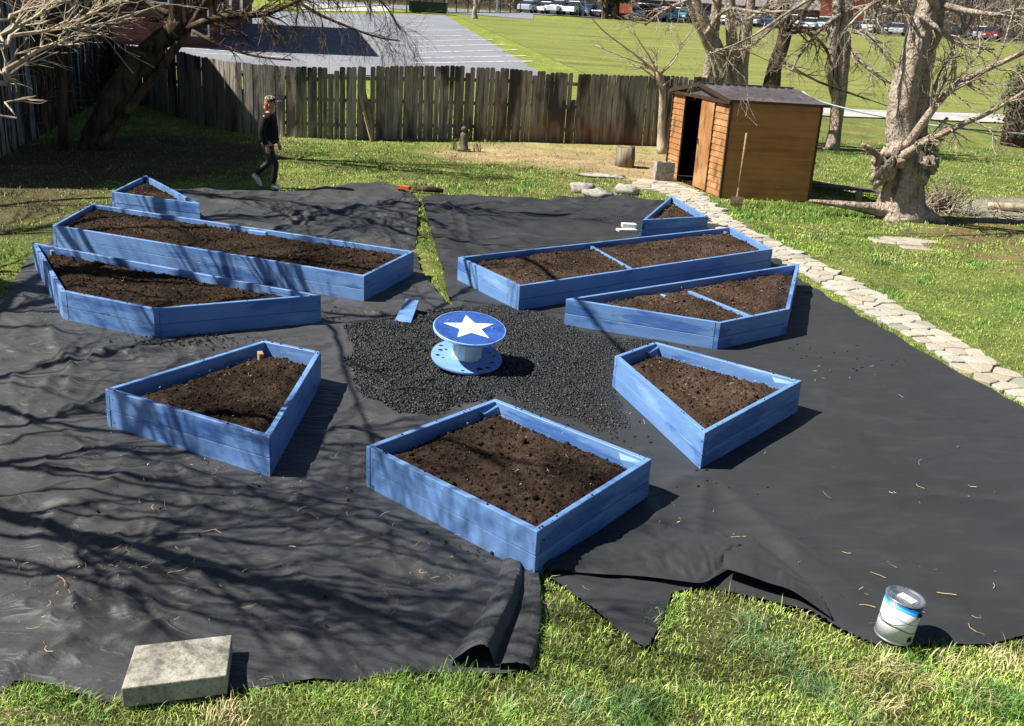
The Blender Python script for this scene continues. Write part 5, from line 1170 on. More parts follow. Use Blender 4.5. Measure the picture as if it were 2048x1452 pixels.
# ------------------------------------------------------------------ parked cars
CARM = {}
def car_parts(kind, colr):
    key = (kind, colr)
    if key in CARM: return CARM[key]
    cm = {'white': lin(228, 230, 232), 'silver': lin(165, 172, 180), 'dark': lin(28, 34, 46), 'red': lin(110, 26, 34), 'teal': lin(60, 125, 145), 'blue': lin(40, 62, 105), 'black': lin(16, 17, 20), 'pale': lin(190, 205, 212)}[colr]
    pm = material('car_paint_'+colr, cm, .3, coat=.6, spec=.5)
    prof = {'suv': ([(-2.3, .35), (-2.32, .95), (-2.15, 1.1), (2.3, 1.0), (2.35, .4)], [(-2.2, 1.08), (-2.0, 1.62), (.35, 1.66), (1.15, 1.04)], .93),
            'sedan': ([(-2.3, .32), (-2.32, .85), (-1.9, .98), (1.0, .92), (2.25, .75), (2.32, .35)], [(-1.75, .95), (-1.05, 1.38), (.3, 1.42), (1.15, .9)], .88),
            'van': ([(-2.5, .35), (-2.52, 1.1), (-2.4, 1.2), (2.1, 1.1), (2.45, .85), (2.5, .4)], [(-2.45, 1.18), (-2.35, 1.9), (1.2, 1.9), (2.05, 1.12)], .95),
            'truck': ([(-2.7, .5), (-2.72, 1.1), (2.4, 1.1), (2.6, .95), (2.62, .5)], [(-.9, 1.1), (-.75, 1.75), (.6, 1.75), (1.35, 1.08)], .95)}[kind]
    low, cab, w_ = prof
    def extr(P, wb, wt, zlo, zhi):
        V = []; n = len(P)
        for s in (-1, 1):
            for x, z in P:
                t = (z-zlo)/(zhi-zlo); V.append((x, s*(wb+(wt-wb)*t), z))
        Fs = [tuple(range(n)), tuple(range(2*n-1, n-1, -1))]+[(i, n+i, n+(i+1) % n, (i+1) % n) for i in range(n)]
        return V, Fs
    out = []
    m = MB(); m.add(*extr(low, w_, w_*.96, .3, 1.1)); out.append(('body', m, pm, .05))
    m = MB(); m.add(*extr(cab, w_*.95, w_*.76, cab[0][1], cab[1][1])); out.append(('cabin', m, GLASS, .03))
    m = MB(); c1, c2 = cab[1], cab[2]; m.add(*extr([(c1[0]-.05, c1[1]-.02), (c1[0]+.02, c1[1]+.05), (c2[0]-.05, c2[1]+.05), (c2[0]+.08, c2[1]-.03)], w_*.79, w_*.76, 1.3, 1.8)); out.append(('roof', m, pm, .02))
    m = MB()
    for s in (-1, 1):
        for x in (c1[0]+.05, (c1[0]+c2[0])/2, c2[0]-.05): m.box((x, s*w_*.855, (c1[1]+cab[0][1])/2), (.07, .04, c1[1]-cab[0][1]+.05), rot=Matrix.Rotation(s*.3, 3, 'X'))
    out.append(('pillars', m, pm, 0))
    ms = []
    for name, mb_, mt, bv in out:
        o = mb_.build(name, mt); 
        if bv: bevel(o, bv, 2)
        ms.append((name, o.data, bv)); bpy.data.objects.remove(o)
    wm = MB(); wm.lathe([(.0, -.11), (.31, -.11), (.34, -.08), (.34, .08), (.31, .11), (0, .11)], 16); o = wm.build('wheel', M['black']); wd = o.data; bpy.data.objects.remove(o)
    rm = MB(); rm.lathe([(0, -.125), (.2, -.12), (.21, .12), (0, .125)], 12); o = rm.build('rim', M['galv']); rd = o.data; bpy.data.objects.remove(o)
    lm = MB(); lm.box((0, 0, 0), (.08, .36, .16)); o = lm.build('headlight', M['white']); ld = o.data; bpy.data.objects.remove(o)
    CARM[key] = (ms, wd, rd, ld, w_, low); return CARM[key]
def add(name, data, parent, loc=(0, 0, 0), rot=(0, 0, 0)):
    o = bpy.data.objects.new(name, data); C.objects.link(o); o.parent = parent; o.location = loc; o.rotation_euler = rot; return o
def car(px, Y, kind, colr, rz, label):
    p = At(px, 50, Y); ms, wd, rd, ld, w_, low = car_parts(kind, colr)
    root = thing('parked_car' if kind != 'truck' else 'pickup_truck', label, 'car' if kind != 'truck' else 'pickup truck', (p[0], Y, float(tz(p[0], Y))+.05), (0, 0, rz), 'cars parked beyond the mown field')
    for name, data, bv in ms:
        o = add(name, data, root)
        if bv: bevel(o, bv, 2)
    for x in (-1.45, 1.45):
        for s in (-1, 1):
            wh = add('wheel', wd, root, (x, s*(w_-.1), .34), (math.pi/2, 0, 0)); add('rim', rd, wh)
    for s in (-1, 1): add('headlight', ld, root, (low[-1][0]-.04, s*(w_-.3), .72))
kinds = [(1062, 'sedan', 'silver', 'small silver car at the far left end of the parked row'), (1092, 'sedan', 'white', 'low white car, second from the left end of the parked row'), (1118, 'suv', 'silver', 'silver family car left of the tall white suv'),
         (1148, 'suv', 'white', 'tall white suv, most complete car in the left group'), (1180, 'sedan', 'blue', 'dark blue car between the white suv and the evergreen'), (1208, 'sedan', 'dark', 'dark car half behind the evergreen, left side'),
         (1262, 'sedan', 'black', 'black car just right of the evergreen'), (1290, 'van', 'white', 'white van seen from behind right of the black car'), (1308, 'suv', 'red', 'dark red suv, the only red car of the middle group'),
         (1328, 'suv', 'silver', 'silver suv right beside the dark red suv'), (1350, 'suv', 'white', 'white suv between silver suv and teal pickup'), (1374, 'truck', 'teal', 'teal pickup truck, the only teal vehicle'),
         (1404, 'sedan', 'dark', 'dark car showing between the crossing trunks'), (1452, 'van', 'white', 'white van behind the twin stemmed tree'), (1488, 'suv', 'dark', 'dark suv just right of the twin stemmed tree'),
         (1514, 'sedan', 'silver', 'silver car between twin stemmed and crooked trees'), (1540, 'suv', 'blue', 'blue suv left of the crooked tree trunk'), (1592, 'suv', 'white', 'white suv directly right of the crooked tree trunk'),
         (1622, 'sedan', 'white', 'low white car in the pair left of the orange house'), (1650, 'suv', 'pale', 'pale blue suv before the orange brick house'), (1712, 'sedan', 'dark', 'dark blue car just right of the joined stem tree'),
         (1740, 'suv', 'white', 'white suv with visible wheels right of the joined stem tree'), (1768, 'sedan', 'black', 'black car left of the old gnarled tree'), (1796, 'sedan', 'silver', 'silver car nearest the old gnarled tree'),
         (1925, 'sedan', 'dark', 'dark car right of the old gnarled tree'), (1968, 'suv', 'pale', 'pale blue car behind the bare twigs at right'), (1988, 'truck', 'red', 'red pickup truck at the far right of the parked row')]
for i, (x, k, c_, lab) in enumerate(kinds):
    car(x, 132.0+(.6 if i % 3 == 1 else 0), k, c_, R(-118+rnd.uniform(-6, 6)) if i % 4 else R(62), lab)

# ------------------------------------------------------------------ people
SKIN = material('skin', lin(196, 140, 112), .55)
def skinned(name, chains, mat, parent, levels=2):
    bm = bmesh.new(); lay = bm.verts.layers.skin.verify(); first = True; cache = {}
    for ch in chains:
        prev = None
        for (p, r) in ch:
            k = tuple(round(c, 4) for c in p); v = cache.get(k)
            if v is None:
                v = bm.verts.new(p); cache[k] = v; s = v[lay]; rr = r if hasattr(r, '__len__') else (r, r); s.radius = rr; s.use_root = first; first = False
            if prev is not None and prev is not v:
                try: bm.edges.new((prev, v))
                except ValueError: pass
            prev = v
    me = bpy.data.meshes.new(name); bm.to_mesh(me); bm.free(); me.materials.append(mat); o = bpy.data.objects.new(name, me); C.objects.link(o); o.parent = parent
    m = o.modifiers.new('skin', 'SKIN'); m.use_smooth_shade = True; s = o.modifiers.new('sub', 'SUBSURF'); s.levels = s.render_levels = levels
    return o
def person(loc, rz, s, label, top, legs, shoe, capm, hairm):
    root = thing('person', label, 'person', loc, (0, 0, rz)); root.scale = (s, s, s)
    nk = (.02, 0, 1.245); ch = (-.01, 0, 1.12); be = (.0, 0, .92); hp = (-.03, 0, .74)
    sh = {1: (-.03, .15, 1.17), -1: (-.03, -.15, 1.17)}; hip = {1: (-.03, .08, .70), -1: (-.03, -.08, .70)}
    el = {-1: (-.08, -.2, .93), 1: (.0, .2, .94)}; wr = {-1: (.0, -.19, .72), 1: (.11, .18, .74)}
    kn = {-1: (.12, -.09, .42), 1: (-.01, .09, .43)}; an = {-1: (.07, -.09, .085), 1: (-.26, .09, .22)}
    toe = {-1: (.19, -.09, .03), 1: (-.17, .09, .035)}
    head = [((.035, 0, 1.30), (.055, .055)), ((.055, 0, 1.355), (.082, .078)), ((.05, 0, 1.43), (.078, .075))]
    body = [[(hp, (.10, .13)), (be, (.10, .13)), (ch, (.10, .14)), (nk, .05)]+head, [((.055, 0, 1.355), .08), ((.128, 0, 1.352), .02)]]
    for k in (-1, 1):
        body += [[(ch, .1), (sh[k], .05), (el[k], .038), (wr[k], .026)]]
        w_ = np.array(wr[k]); hd = w_+np.array([.015, 0, -.05]); body += [[(wr[k], .024), (tuple(hd), (.016, .028))]]
        for q_, (dx, dl) in enumerate([(.022, .06), (.008, .068), (-.006, .064), (-.02, .05)]): body += [[(tuple(hd), .03), (tuple(hd+np.array([dx, 0, -.03])), .010), (tuple(hd+np.array([dx+.012, 0, -.03-dl*.6])), .008)]]
        body += [[(tuple(hd), .03), (tuple(hd+np.array([.035, -k*.012, -.005])), .010), (tuple(hd+np.array([.045, -k*.016, -.03])), .008)]]
        body += [[(hp, .1), (hip[k], .08), (kn[k], .05), (an[k], .035), (toe[k], .03)]]
    skinned('body', body, SKIN, root)
    tp = [[((-.02, 0, .72), (.135, .165)), ((.0, 0, .86), (.155, .18)), ((-.01, 0, 1.0), (.145, .175)), (ch, (.13, .165)), ((.005, 0, 1.235), (.062, .075))]]
    for k in (-1, 1): tp += [[(ch, .1), (sh[k], .092), (el[k], .068), (tuple(np.array(wr[k])+[0, 0, .01]), .05)]]
    skinned('sweatshirt', tp, top, root)
    lg = [[((-.02, 0, .78), (.12, .15)), (hp, (.125, .155))]]
    for k in (-1, 1):
        a = np.array(an[k]); lg += [[(hp, .12), (hip[k], (.10, .095)), (tuple((np.array(hip[k])+np.array(kn[k]))/2), .082), (kn[k], .062), (tuple((np.array(kn[k])*.6+a*.4)), .056), (tuple(a+(np.array(kn[k])-a)*.0), .046)]]
    skinned('trousers', lg, legs, root)
    for k in (-1, 1):
        a = np.array(an[k]); t = np.array(toe[k]); d = t-a; hl = a+np.array([-.035, 0, -.03]) if k < 0 else a+np.array([-.045, 0, .0])
        skinned('shoe', [[(tuple(hl), (.042, .042)), (tuple(a+d*.35+np.array([0, 0, -.012])), (.045, .045)), (tuple(a+d*.75), (.044, .036)), (tuple(t+d*.1), (.036, .026))]], shoe, root)
    m = MB(); m.ball((.035, 0, 1.435), .094, 10, (1.08, .95, .8)); cp = m.build('cap', capm, root, True)
    m = MB(); m.ball((.145, 0, 1.425), .075, 8, (1.15, .9, .14)); m.build('brim', capm, cp, True)
    m = MB(); m.ball((-.004, 0, 1.37), .078, 10, (.85, 1.0, 1.0), .3, 3); m.ball((-.028, 0, 1.31), .048, 8, (1, 1.1, 1.2), .3, 4); m.build('hair', hairm, root, True)
    m = MB()
    for k in (-1, 1): m.ball((.118, k*.03, 1.372), .009, 6)
    m.build('eyes', M['black'], root)
    m = MB(); m.ball((.122, 0, 1.318), .016, 6, (.5, 1.3, .35)); m.build('mouth', material('lips', lin(160, 90, 84), .5), root)
    for k in (-1, 1): m = MB(); m.ball((.03, k*.08, 1.36), .02, 6, (.8, .4, 1.2)); m.build('ear', SKIN, root)
    return root
gp = G(540, 378)
person((gp[0], gp[1], .0), R(2), 1.045, 'woman in black sweatshirt, black leggings and patterned cap walking right near the fence', material('black_knit', (.008, .008, .010), .85, bump=((20, 20, 8), 3, .5, .02)), material('black_leggings', (.012, .013, .016), .5, bump=((22, 22, 22), 3, .4, .01)),
       material('white_trainers', lin(225, 225, 228), .6), material('camo_cap', lin(96, 92, 78), .8, tex=[(26, 3, lin(190, 184, 160), .52, .56), (20, 3, lin(48, 46, 40), .5, .55)]), material('auburn_hair', lin(168, 92, 56), .6, tex=[((60, 60, 12), 3, lin(190, 150, 90), .45, .6)]))
gp = T(676, 22)
person((gp[0], gp[1], float(tz(gp[0], gp[1]))+.06), R(170), 1.18, 'tiny distant walker in a pale blue shirt on the concrete walk', material('blue_shirt', lin(150, 180, 215), .8), material('dark_trousers', lin(40, 46, 66), .8), M['black'], material('dark_cap', lin(60, 60, 66), .8), material('brown_hair', lin(60, 44, 34), .8))

# ------------------------------------------------------------------ small things in the yard
def obj1(m, name, mat, label, cat, smooth=False, bev=0, loc=None):
    o = m.build(name, mat, None, smooth); tag(o, label, cat)
    if bev: bevel(o, bev)
    return o
# log stump
g = G(1249, 334); root = thing('log_section', 'upright cut log section standing near the concrete blocks', 'log', g)
m = MB(); m.tube([(0, 0, -.02), (.01, 0, .22), (-.01, 0, .46)], [.21, .2, .205], 20, True, .35, 6); m.build('bark', M['grey_wood'], root, True)
m = MB(); m.tube([(-.01, 0, .455), (-.01, 0, .468)], [.19, .19], 20, True, .35, 6); m.build('cut_face', M['bare_wood'], root)
# two concrete blocks stacked
cb = material('grey_concrete_block', lin(168, 166, 160), .9, tex=[(12, 5, lin(132, 130, 124), .45, .65), (60, 3, .7, .5, .65)], bump=(70, 4, .6, .006), spec=.08)
g = G(1327, 364)
for k, (dz, rz, lab) in enumerate(((.0, .12, 'lower concrete block beside the shed door'), (.205, .2, 'upper concrete block beside the shed door'))):
    m = MB(); hw, hd = .2, .1
    for (cx, sx) in ((-.185, .03), (0, .03), (.185, .03)): m.box((cx, 0, .1), (sx, .14, .2))
    for cy in (-.085, .085): m.box((0, cy, .1), (.4, .03, .2))
    o = obj1(m, 'concrete_block', cb, lab, 'concrete block'); o.location = (g[0]+.0, g[1]+.12, dz); o.rotation_euler = (0, 0, rz); o['group'] = 'concrete blocks by the shed'
# garden statue of a figure with a bowed head, and iris leaves
g = G(928, 303); root = thing('garden_statue', 'small dark weathered garden statue of a bowed figure', 'statue', g)
st = material('dark_stone', lin(104, 98, 88), .9, tex=[(20, 4, lin(66, 62, 56), .45, .65)], bump=(40, 4, .6, .01))
m = MB(); m.lathe([(.12, 0), (.13, .05), (.1, .08), (.085, .2), (.1, .34), (.095, .42), (.05, .47), (.0, .48)], 14); m.build('robe', st, root, True)
m = MB(); m.ball((-.02, -.02, .53), .068, 8, (1, 1, 1.05), .2, 2); m.build('head', st, root, True)
m = MB(); m.ball((.1, -.02, .42), .07, 8, (.8, .7, 1.5), .4, 5); m.build('folded_wing', st, root, True)
m = MB(); m.box((0, 0, .02), (.3, .3, .06)); m.build('plinth', st, root)
def blade_clump(name, g, n, L_, label, cat, mat, seed, wd=.018, spread=.5):
    r2 = random.Random(seed); m = MB()
    for k in range(n):
        a = r2.uniform(0, 6.28); t = r2.uniform(.1, spread); l = L_*r2.uniform(.6, 1.1); d = np.array([math.cos(a)*t, math.sin(a)*t, 1]); b = np.array([r2.uniform(-.1, .1), r2.uniform(-.1, .1), 0]); s = np.array([-math.sin(a), math.cos(a), 0])*wd/2
        P = [b, b+d*l*.4, b+d*l*.75+np.array([0, 0, -.03*l]), b+d*l+np.array([math.cos(a)*.2*l, math.sin(a)*.2*l, -.2*l])]
        V = [P[0]-s, P[0]+s, P[1]-s, P[1]+s, P[2]-s*.7, P[2]+s*.7, P[3]]; m.add(V, [(0, 1, 3, 2), (2, 3, 5, 4), (4, 5, 6)])
    o = m.build(name, mat); o.location = g; return tag(o, label, cat)
irism = material('iris_leaf', lin(78, 104, 52), .5)
blade_clump('iris_plant', G(906, 300), 16, .34, 'spiky green iris clump left of the garden statue', 'plant', irism, 3)
blade_clump('iris_plant', G(955, 303), 14, .28, 'sparse green iris clump right of the garden statue', 'plant', irism, 4)
# twisted metal stake against the fence
g = G(1046, 283); m = MB(); pts = [(0, 0, 0), (-.08, 0, .02), (-.08, 0, .06), (0, 0, .08), (.02, .02, .45), (.035, .04, .8), (.02, .04, .9), (.06, .04, 1.0), (.04, .04, 1.1), (.07, .04, 1.16), (.09, .04, 1.05), (.05, .04, .95)]
m.tube(pts, .011, 6); o = obj1(m, 'metal_stake', material('rusty_wire', lin(196, 180, 160), .6, metal=.3), 'thin twisted metal stake leaning on the fence', 'garden stake'); o.location = (g[0], g[1]-.08, 0)
# leaning plank and branch
g = G(744, 284); top = At(716, 178, float(g[1])+.32); m = MB(); d = top-g; L_ = np.linalg.norm(d); rot = Vector(d).to_track_quat('Z', 'Y').to_matrix(); m.box(tuple(d/2), (.09, .03, L_), rot=rot)
o = obj1(m, 'leaning_plank', material('pale_plank', lin(176, 150, 118), .85, tex=[((9, 9, 1.4), 5, lin(130, 104, 76), .48, .66)]), 'pale split plank leaning against the fence', 'plank', bev=.004); o.location = g
g = G(740, 282); top = At(722, 172, float(g[1])+.25); m = MB(); d = top-g; m.tube([(0, 0, 0), tuple(d*.4+np.array([.03, 0, .0])), tuple(d*.75), tuple(d)], [.05, .055, .06, .03], 8, True, .5, 3)
o = obj1(m, 'dead_branch', M['grey_wood'], 'knobbly grey dead branch leaning beside the pale plank', 'branch', True); o.location = (g[0]+.05, g[1]+.05, 0)
# field stones
sm = material('field_stone', lin(160, 156, 146), .9, tex=[(9, 5, lin(108, 104, 96), .45, .65), (3, 4, lin(188, 184, 172), .5, .7)], bump=(30, 5, .7, .01), spec=.1)
for k, (x, y, rpx, sq, lab) in enumerate([(1164, 386, 24, (1.1, .9, .6), 'dark rounded field stone, leftmost of the stones by the fabric'), (1192, 396, 24, (1.3, .8, .5), 'pale flat field stone right of the dark one'), (1252, 388, 22, (1.2, .9, .6), 'rounded grey field stone nearest the triangular bed'),
                                           (1222, 396, 14, (1.2, 1, .5), 'small field stone between the pale and the grey one'), (1205, 354, 30, (1.6, .8, .14), 'flat pale stone lying in the grass before the log')]):
    g = G(x, y); r = rpx*g[1]/F; m = MB(); m.ball((0, 0, 0), r, 10, sq, .5, k+3); o = obj1(m, 'field_stone', sm, lab, 'stone', True); o.location = (g[0], g[1], r*sq[2]*.4+.01); o['group'] = 'stones behind the fabric'
# brick and split log on the fabric's back edge
g = G(808, 384); m = MB(); m.box((0, 0, .035), (.24, .11, .065), -.35); o = obj1(m, 'clay_brick', material('clay_brick', lin(190, 92, 62), .9, tex=[(20, 4, lin(150, 70, 48), .45, .65)]), 'orange clay brick holding the back edge of the fabric', 'brick', bev=.004); o.location = (g[0], g[1]+.0, .045)
g = G(855, 388); m = MB(); m.tube([(-.26, .03, .05), (0, 0, .055), (.28, -.04, .045)], [.04, .05, .035], 8, True, .5, 8); o = obj1(m, 'rotten_log', M['bark_dark'], 'short dark rotten log beside the orange brick', 'log', True); o.location = (g[0], g[1], .03)
g = G(832, 388); m = MB(); m.box((0, 0, .09), (.02, .02, .18), rot=Matrix.Rotation(.15, 3, 'Y')); o = obj1(m, 'wooden_peg', M['bare_wood'], 'thin wooden peg standing at the gap between the sheets', 'peg'); o.location = (g[0], g[1], .02)
# bricks and pale offcuts by the right triangular bed
for k, (x, y, dz, rz, c_, lab) in enumerate([(1252, 470, .0, .3, lin(214, 202, 180), 'lower pale offcut block behind the long right bed'), (1256, 467, .062, .1, lin(200, 205, 205), 'upper whitish offcut block behind the long right bed')]):
    g = G(x, y); m = MB(); m.box((0, 0, .03), (.30-.08*k, .13, .06), rz); o = obj1(m, 'offcut_block', material('offcut_%d' % k if 0 else 'pale_offcut', c_, .8, tex=[(20, 4, .8, .45, .65)]), lab, 'wood block', bev=.004); o.location = (g[0], g[1], .035+dz)
g = G(516, 470, .27); m = MB(); m.box((0, 0, 0), (.26, .05, .05), -.35); o = obj1(m, 'paint_offcut', M['blue_pale'], 'pale blue offcut lying on the soil of the long left bed', 'wood block', bev=.004); o.location = (g[0], g[1], .30)
# shovel standing in the ground
g = G(1472, 415); root = thing('shovel', 'shovel with a pale wooden handle stuck upright beside the shed', 'shovel', g)
top = At(1493, 266, float(g[1])+.12)-g; d = top/np.linalg.norm(top)
m = MB(); m.tube([tuple(d*.28), tuple(top*.6), tuple(top)], [.017, .018, .019], 8); m.build('handle', M['bare_wood'], root, True)
m = MB(); pts = [(-.11, .0, .2), (-.12, 0, .08), (-.06, 0, -.04), (0, 0, -.08), (.06, 0, -.04), (.12, 0, .08), (.11, 0, .2)]
V = [(x, .03*(1-(x/.12)**2), z) for x, y, z in pts]+[(x, .03*(1-(x/.12)**2)+.006, z) for x, y, z in pts]; n = 7
m.add(V, [tuple(range(n)), tuple(range(2*n-1, n-1, -1))]+[(i, n+i, n+(i+1) % n, (i+1) % n) for i in range(n)])
m.tube([(0, .03, .12), tuple(d*.36)], [.02, .022], 8); m.build('blade', material('rusty_steel', lin(176, 150, 128), .6, metal=.4, tex=[(9, 4, lin(120, 84, 62), .45, .65)]), root)
# short post, boards behind the shed, long log, twigs heap
g = G(1715, 410); m = MB(); m.box((0, 0, .13), (.09, .09, .3), .3); o = obj1(m, 'short_post', M['grey_wood'], 'short square wooden post before the old tree', 'post', bev=.006); o.location = g
r2 = random.Random(15)
for k in range(6):
    g = G(1655+k*12, 372+k*6); m = MB(); m.box((0, 0, .02), (r2.uniform(1.0, 1.6), .16, .03), 0); o = obj1(m, 'old_board', material('old_board', lin(96, 92, 90), .85, tex=[((2, 12, 4), 4, lin(60, 58, 56), .45, .65)]) if k == 0 else OB, 'grey weathered board lying in the shade behind the shed', 'board', bev=.003)
    if k == 0: OB = o.data.materials[0]
    o.location = (g[0], g[1], .03+.035*k); o.rotation_euler = (r2.uniform(-.03, .03), r2.uniform(-.03, .03), r2.uniform(-.7, -.2)); o['group'] = 'boards behind the shed'
g0 = G(1975, 420); g1 = G(2070, 428); m = MB(); d = g1-g0; m.tube([(0, 0, .08), tuple(d*.5+np.array([0, 0, .1])), tuple(d+np.array([0, 0, .08]))], [.07, .085, .09], 10, True, .3, 5); o = obj1(m, 'fallen_log', M['bark_pale'], 'pale fallen log at the right edge beyond the mulch', 'log', True); o.location = g0
m = MB(); gc = G(1880, 425)
for k in range(120):
    a = r2.uniform(0, 6.28); rr_ = abs(r2.gauss(0, .35)); p = np.array([rr_*math.cos(a), rr_*math.sin(a)*.6, r2.uniform(0, .1)]); d = np.array([r2.gauss(0, .5)+.1, r2.gauss(0, .3), r2.uniform(.3, 1.2)])
    grow(m, p, d, r2.uniform(.3, .75), r2.uniform(.006, .018), 1 if k % 3 == 0 else 0, r2, 4, .03, (1, 3))
for k in range(130):
    p = np.array([r2.uniform(-.5, 1.8), r2.uniform(-.9, .4), r2.uniform(.01, .08)]); grow(m, p, (r2.gauss(0, 1), r2.gauss(0, .6), r2.gauss(0, .08)), r2.uniform(.2, .6), r2.uniform(.004, .012), 0, r2, 3, 0)
o = m.build('brushwood', M['bark'], None); o.location = gc; tag(o, 'heap of dry grey brushwood sprouting beside the old tree', 'brushwood', kind='stuff')
# overhead lines at the right
def cable(P, r, mat, name, label):
    pts = [At(*p) for p in P]; o0 = pts[0]; m = MB(); ps, rs = smooth_path([p-o0 for p in pts], [r]*len(pts)); m.tube(ps, rs, 6); o = obj1(m, name, mat, label, 'cable', True); o.location = o0
cable([(1605, 183, 20.6), (1640, 203, 20.3), (1740, 228, 19.6), (1860, 250, 19), (1950, 260, 18.5), (2100, 272, 18)], .018, material('pale_hose', lin(150, 165, 160), .5), 'pale_cable', 'pale thick cable running right from the shed roof past the old tree')
cable([(1500, 105, 24), (1580, 140, 23), (1700, 185, 21), (1800, 220, 19.5), (1950, 262, 18), (2100, 290, 17)], .010, M['metal_dark'], 'dark_cable', 'thin dark cable crossing in front of the old tree')

# ------------------------------------------------------------------ grass blades, straw, litter
BLK = [GRp for GRp in BEDP]+[[G(242, 1375)[:2], G(464, 1267)[:2], G(453, 1383)[:2], G(243, 1400)[:2]]]
SH = [G(1441, 398)[:2], G(1617, 406)[:2], G(1617, 406)[:2]+G(1332, 352)[:2]-G(1441, 398)[:2], G(1332, 352)[:2]]
PATCH = GP([(1757, 478), (1790, 474), (1830, 478), (1862, 494), (1840, 502), (1800, 503), (1772, 492)])
def blades(N, ylo, yhi, xr, hgt, wid, dens, seed, name, label, lean=.5):
    r_ = np.random.default_rng(seed)
    y = 1/r_.uniform(1/yhi, 1/ylo, N)                  # denser near the camera
    x = r_.uniform(-1, 1, N)*xr*y
    px, py = proj(np.stack([x, y, np.zeros(N)], 1)); k = (px > -450) & (px < IW+450) & (py < IH+160)
    k &= ~in_fab(x, y); k &= ~inpoly(x, y, PATH); k &= ~inpoly(x, y, PATCH); k &= ~inpoly(x, y, SH)
    for b in BLK: k &= ~inpoly(x, y, b)
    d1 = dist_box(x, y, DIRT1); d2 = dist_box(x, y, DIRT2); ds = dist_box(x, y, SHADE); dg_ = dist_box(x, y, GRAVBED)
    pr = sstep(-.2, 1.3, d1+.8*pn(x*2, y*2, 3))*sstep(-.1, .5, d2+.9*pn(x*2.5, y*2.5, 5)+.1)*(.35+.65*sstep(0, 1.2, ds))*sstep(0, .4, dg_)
    pr = pr*(.45+.55*sstep(-.25, .25, fbm(x*1.3, y*1.3, 3, 40)))
    tuft = sstep(.22, .5, pn(x*1.5, y*1.5, 50))
    lush = np.exp(-(((x-4.9)/1.6)**2+((y-18.2)/1.0)**2))+.5*sstep(.2, .45, pn(x*1.1+4, y*1.6, 71))*(y < 5.2)
    k &= r_.random(N) < pr*dens(x, y)+.15*(1-pr)*.3; x, y, tuft, lush, d1, ds = x[k], y[k], tuft[k], lush[k], d1[k], ds[k]; n = len(x)
    sc_ = (y/5.0)**.75; h = hgt*r_.uniform(.4, 1.3, n)*(1+1.6*tuft+1.3*lush+1.6*(r_.random(n) < .012))*sc_**.35; w_ = wid*r_.uniform(.6, 1.3, n)*np.maximum(sc_, .8)
    a = r_.uniform(0, 2*np.pi, n); ln = lean*r_.uniform(.2, 1.6, n); dx, dy = np.cos(a)*ln, np.sin(a)*ln; b = a+np.pi/2+r_.normal(0, .5, n); sx, sy = np.cos(b)*w_/2, np.sin(b)*w_/2
    z0 = tz(x, y)+.004
    P0 = np.stack([x, y, z0], 1); S_ = np.stack([sx, sy, np.zeros(n)], 1)
    Mi = P0+np.stack([dx*h*.35, dy*h*.35, h*.6], 1); Tp = P0+np.stack([dx*h, dy*h, h*(1-.25*ln)], 1)
    V = np.stack([P0-S_, P0+S_, Mi+S_*.8, Mi-S_*.8, Tp], 1).reshape(-1, 3)
    o_ = np.arange(n)[:, None]*5; Tt = np.concatenate([o_+[0, 1, 2], o_+[0, 2, 3], o_+[3, 2, 4]]).reshape(-1, 3)
    pal = np.array([(.30, .45, .07), (.22, .35, .055), (.42, .53, .10), (.10, .22, .055), (.52, .52, .20), (.68, .62, .36), (.34, .48, .07)])
    if yhi > 7: pal[5] = (.44, .44, .18); pal[4] = (.42, .44, .16)
    pw = np.array([.24, .2, .18, .12, .11, .06, .09]); ci = r_.choice(7, n, p=pw); cc = pal[ci]
    dry = sstep(.05, .5, fbm(x*.55, y*.55, 4, 2)+.25*(y < 5)*sstep(.6, 1.8, x)); sw = r_.random(n) < dry*(.38 if yhi < 7 else .45); cc = np.where(sw[:, None], np.array([.58, .50, .27])*r_.uniform(.6, 1.3, (n, 1))*(1 if yhi < 7 else .8), cc)
    cc = np.where((tuft > .5)[:, None] & ~sw[:, None], np.array([.13, .25, .05])*r_.uniform(.6, 1.7, (n, 1)), cc)
    cc = cc*np.clip(1+.75*fbm(x*(3.2 if yhi < 7 else 1.6), y*(3.2 if yhi < 7 else 1.6), 3, 60), .3, 1.9)[:, None]
    cc = np.where(((lush > .4) & (r_.random(n) < .75))[:, None], np.array([.13, .27, .035])*r_.uniform(.7, 1.3, (n, 1)), cc)
    cc = np.where(((ds < .3) | (d1 < .6))[:, None] & (r_.random(n) < .7)[:, None], np.where((ds < .3)[:, None], np.array([[.16, .13, .085]]), np.array([[.40, .31, .17]]))*r_.uniform(.4, 1.2, (n, 1)), cc)  # blades in the SHADE zone get painted shade too; dirt zone goes straw brown
    cc = cc*(r_.uniform(.45, 1.35, (n, 1)) if yhi < 7 else r_.uniform(.6, 1.05, (n, 1)))
    tag(mesh(name, V, Tt, M['grass'], col=np.repeat(cc, 5, 0)), label, 'grass', kind='stuff'); return n
one = lambda x, y: np.ones_like(x)
n1 = blades(250000, 3.4, 6.2, .74, .030, .0044, one, 1, 'near_grass', 'thick mixed green and straw coloured grass along the front edge', .8)
n2 = blades(290000, 6.2, 14, .72, .024, .0038, one, 2, 'lawn_grass', 'short sunlit lawn grass beside the stone path', .7)
n3 = blades(330000, 14, 33, .68, .026, .0044, one, 3, 'back_grass', 'patchy lawn grass in front of the back fence', .7)
print('blades', n1, n2, n3)
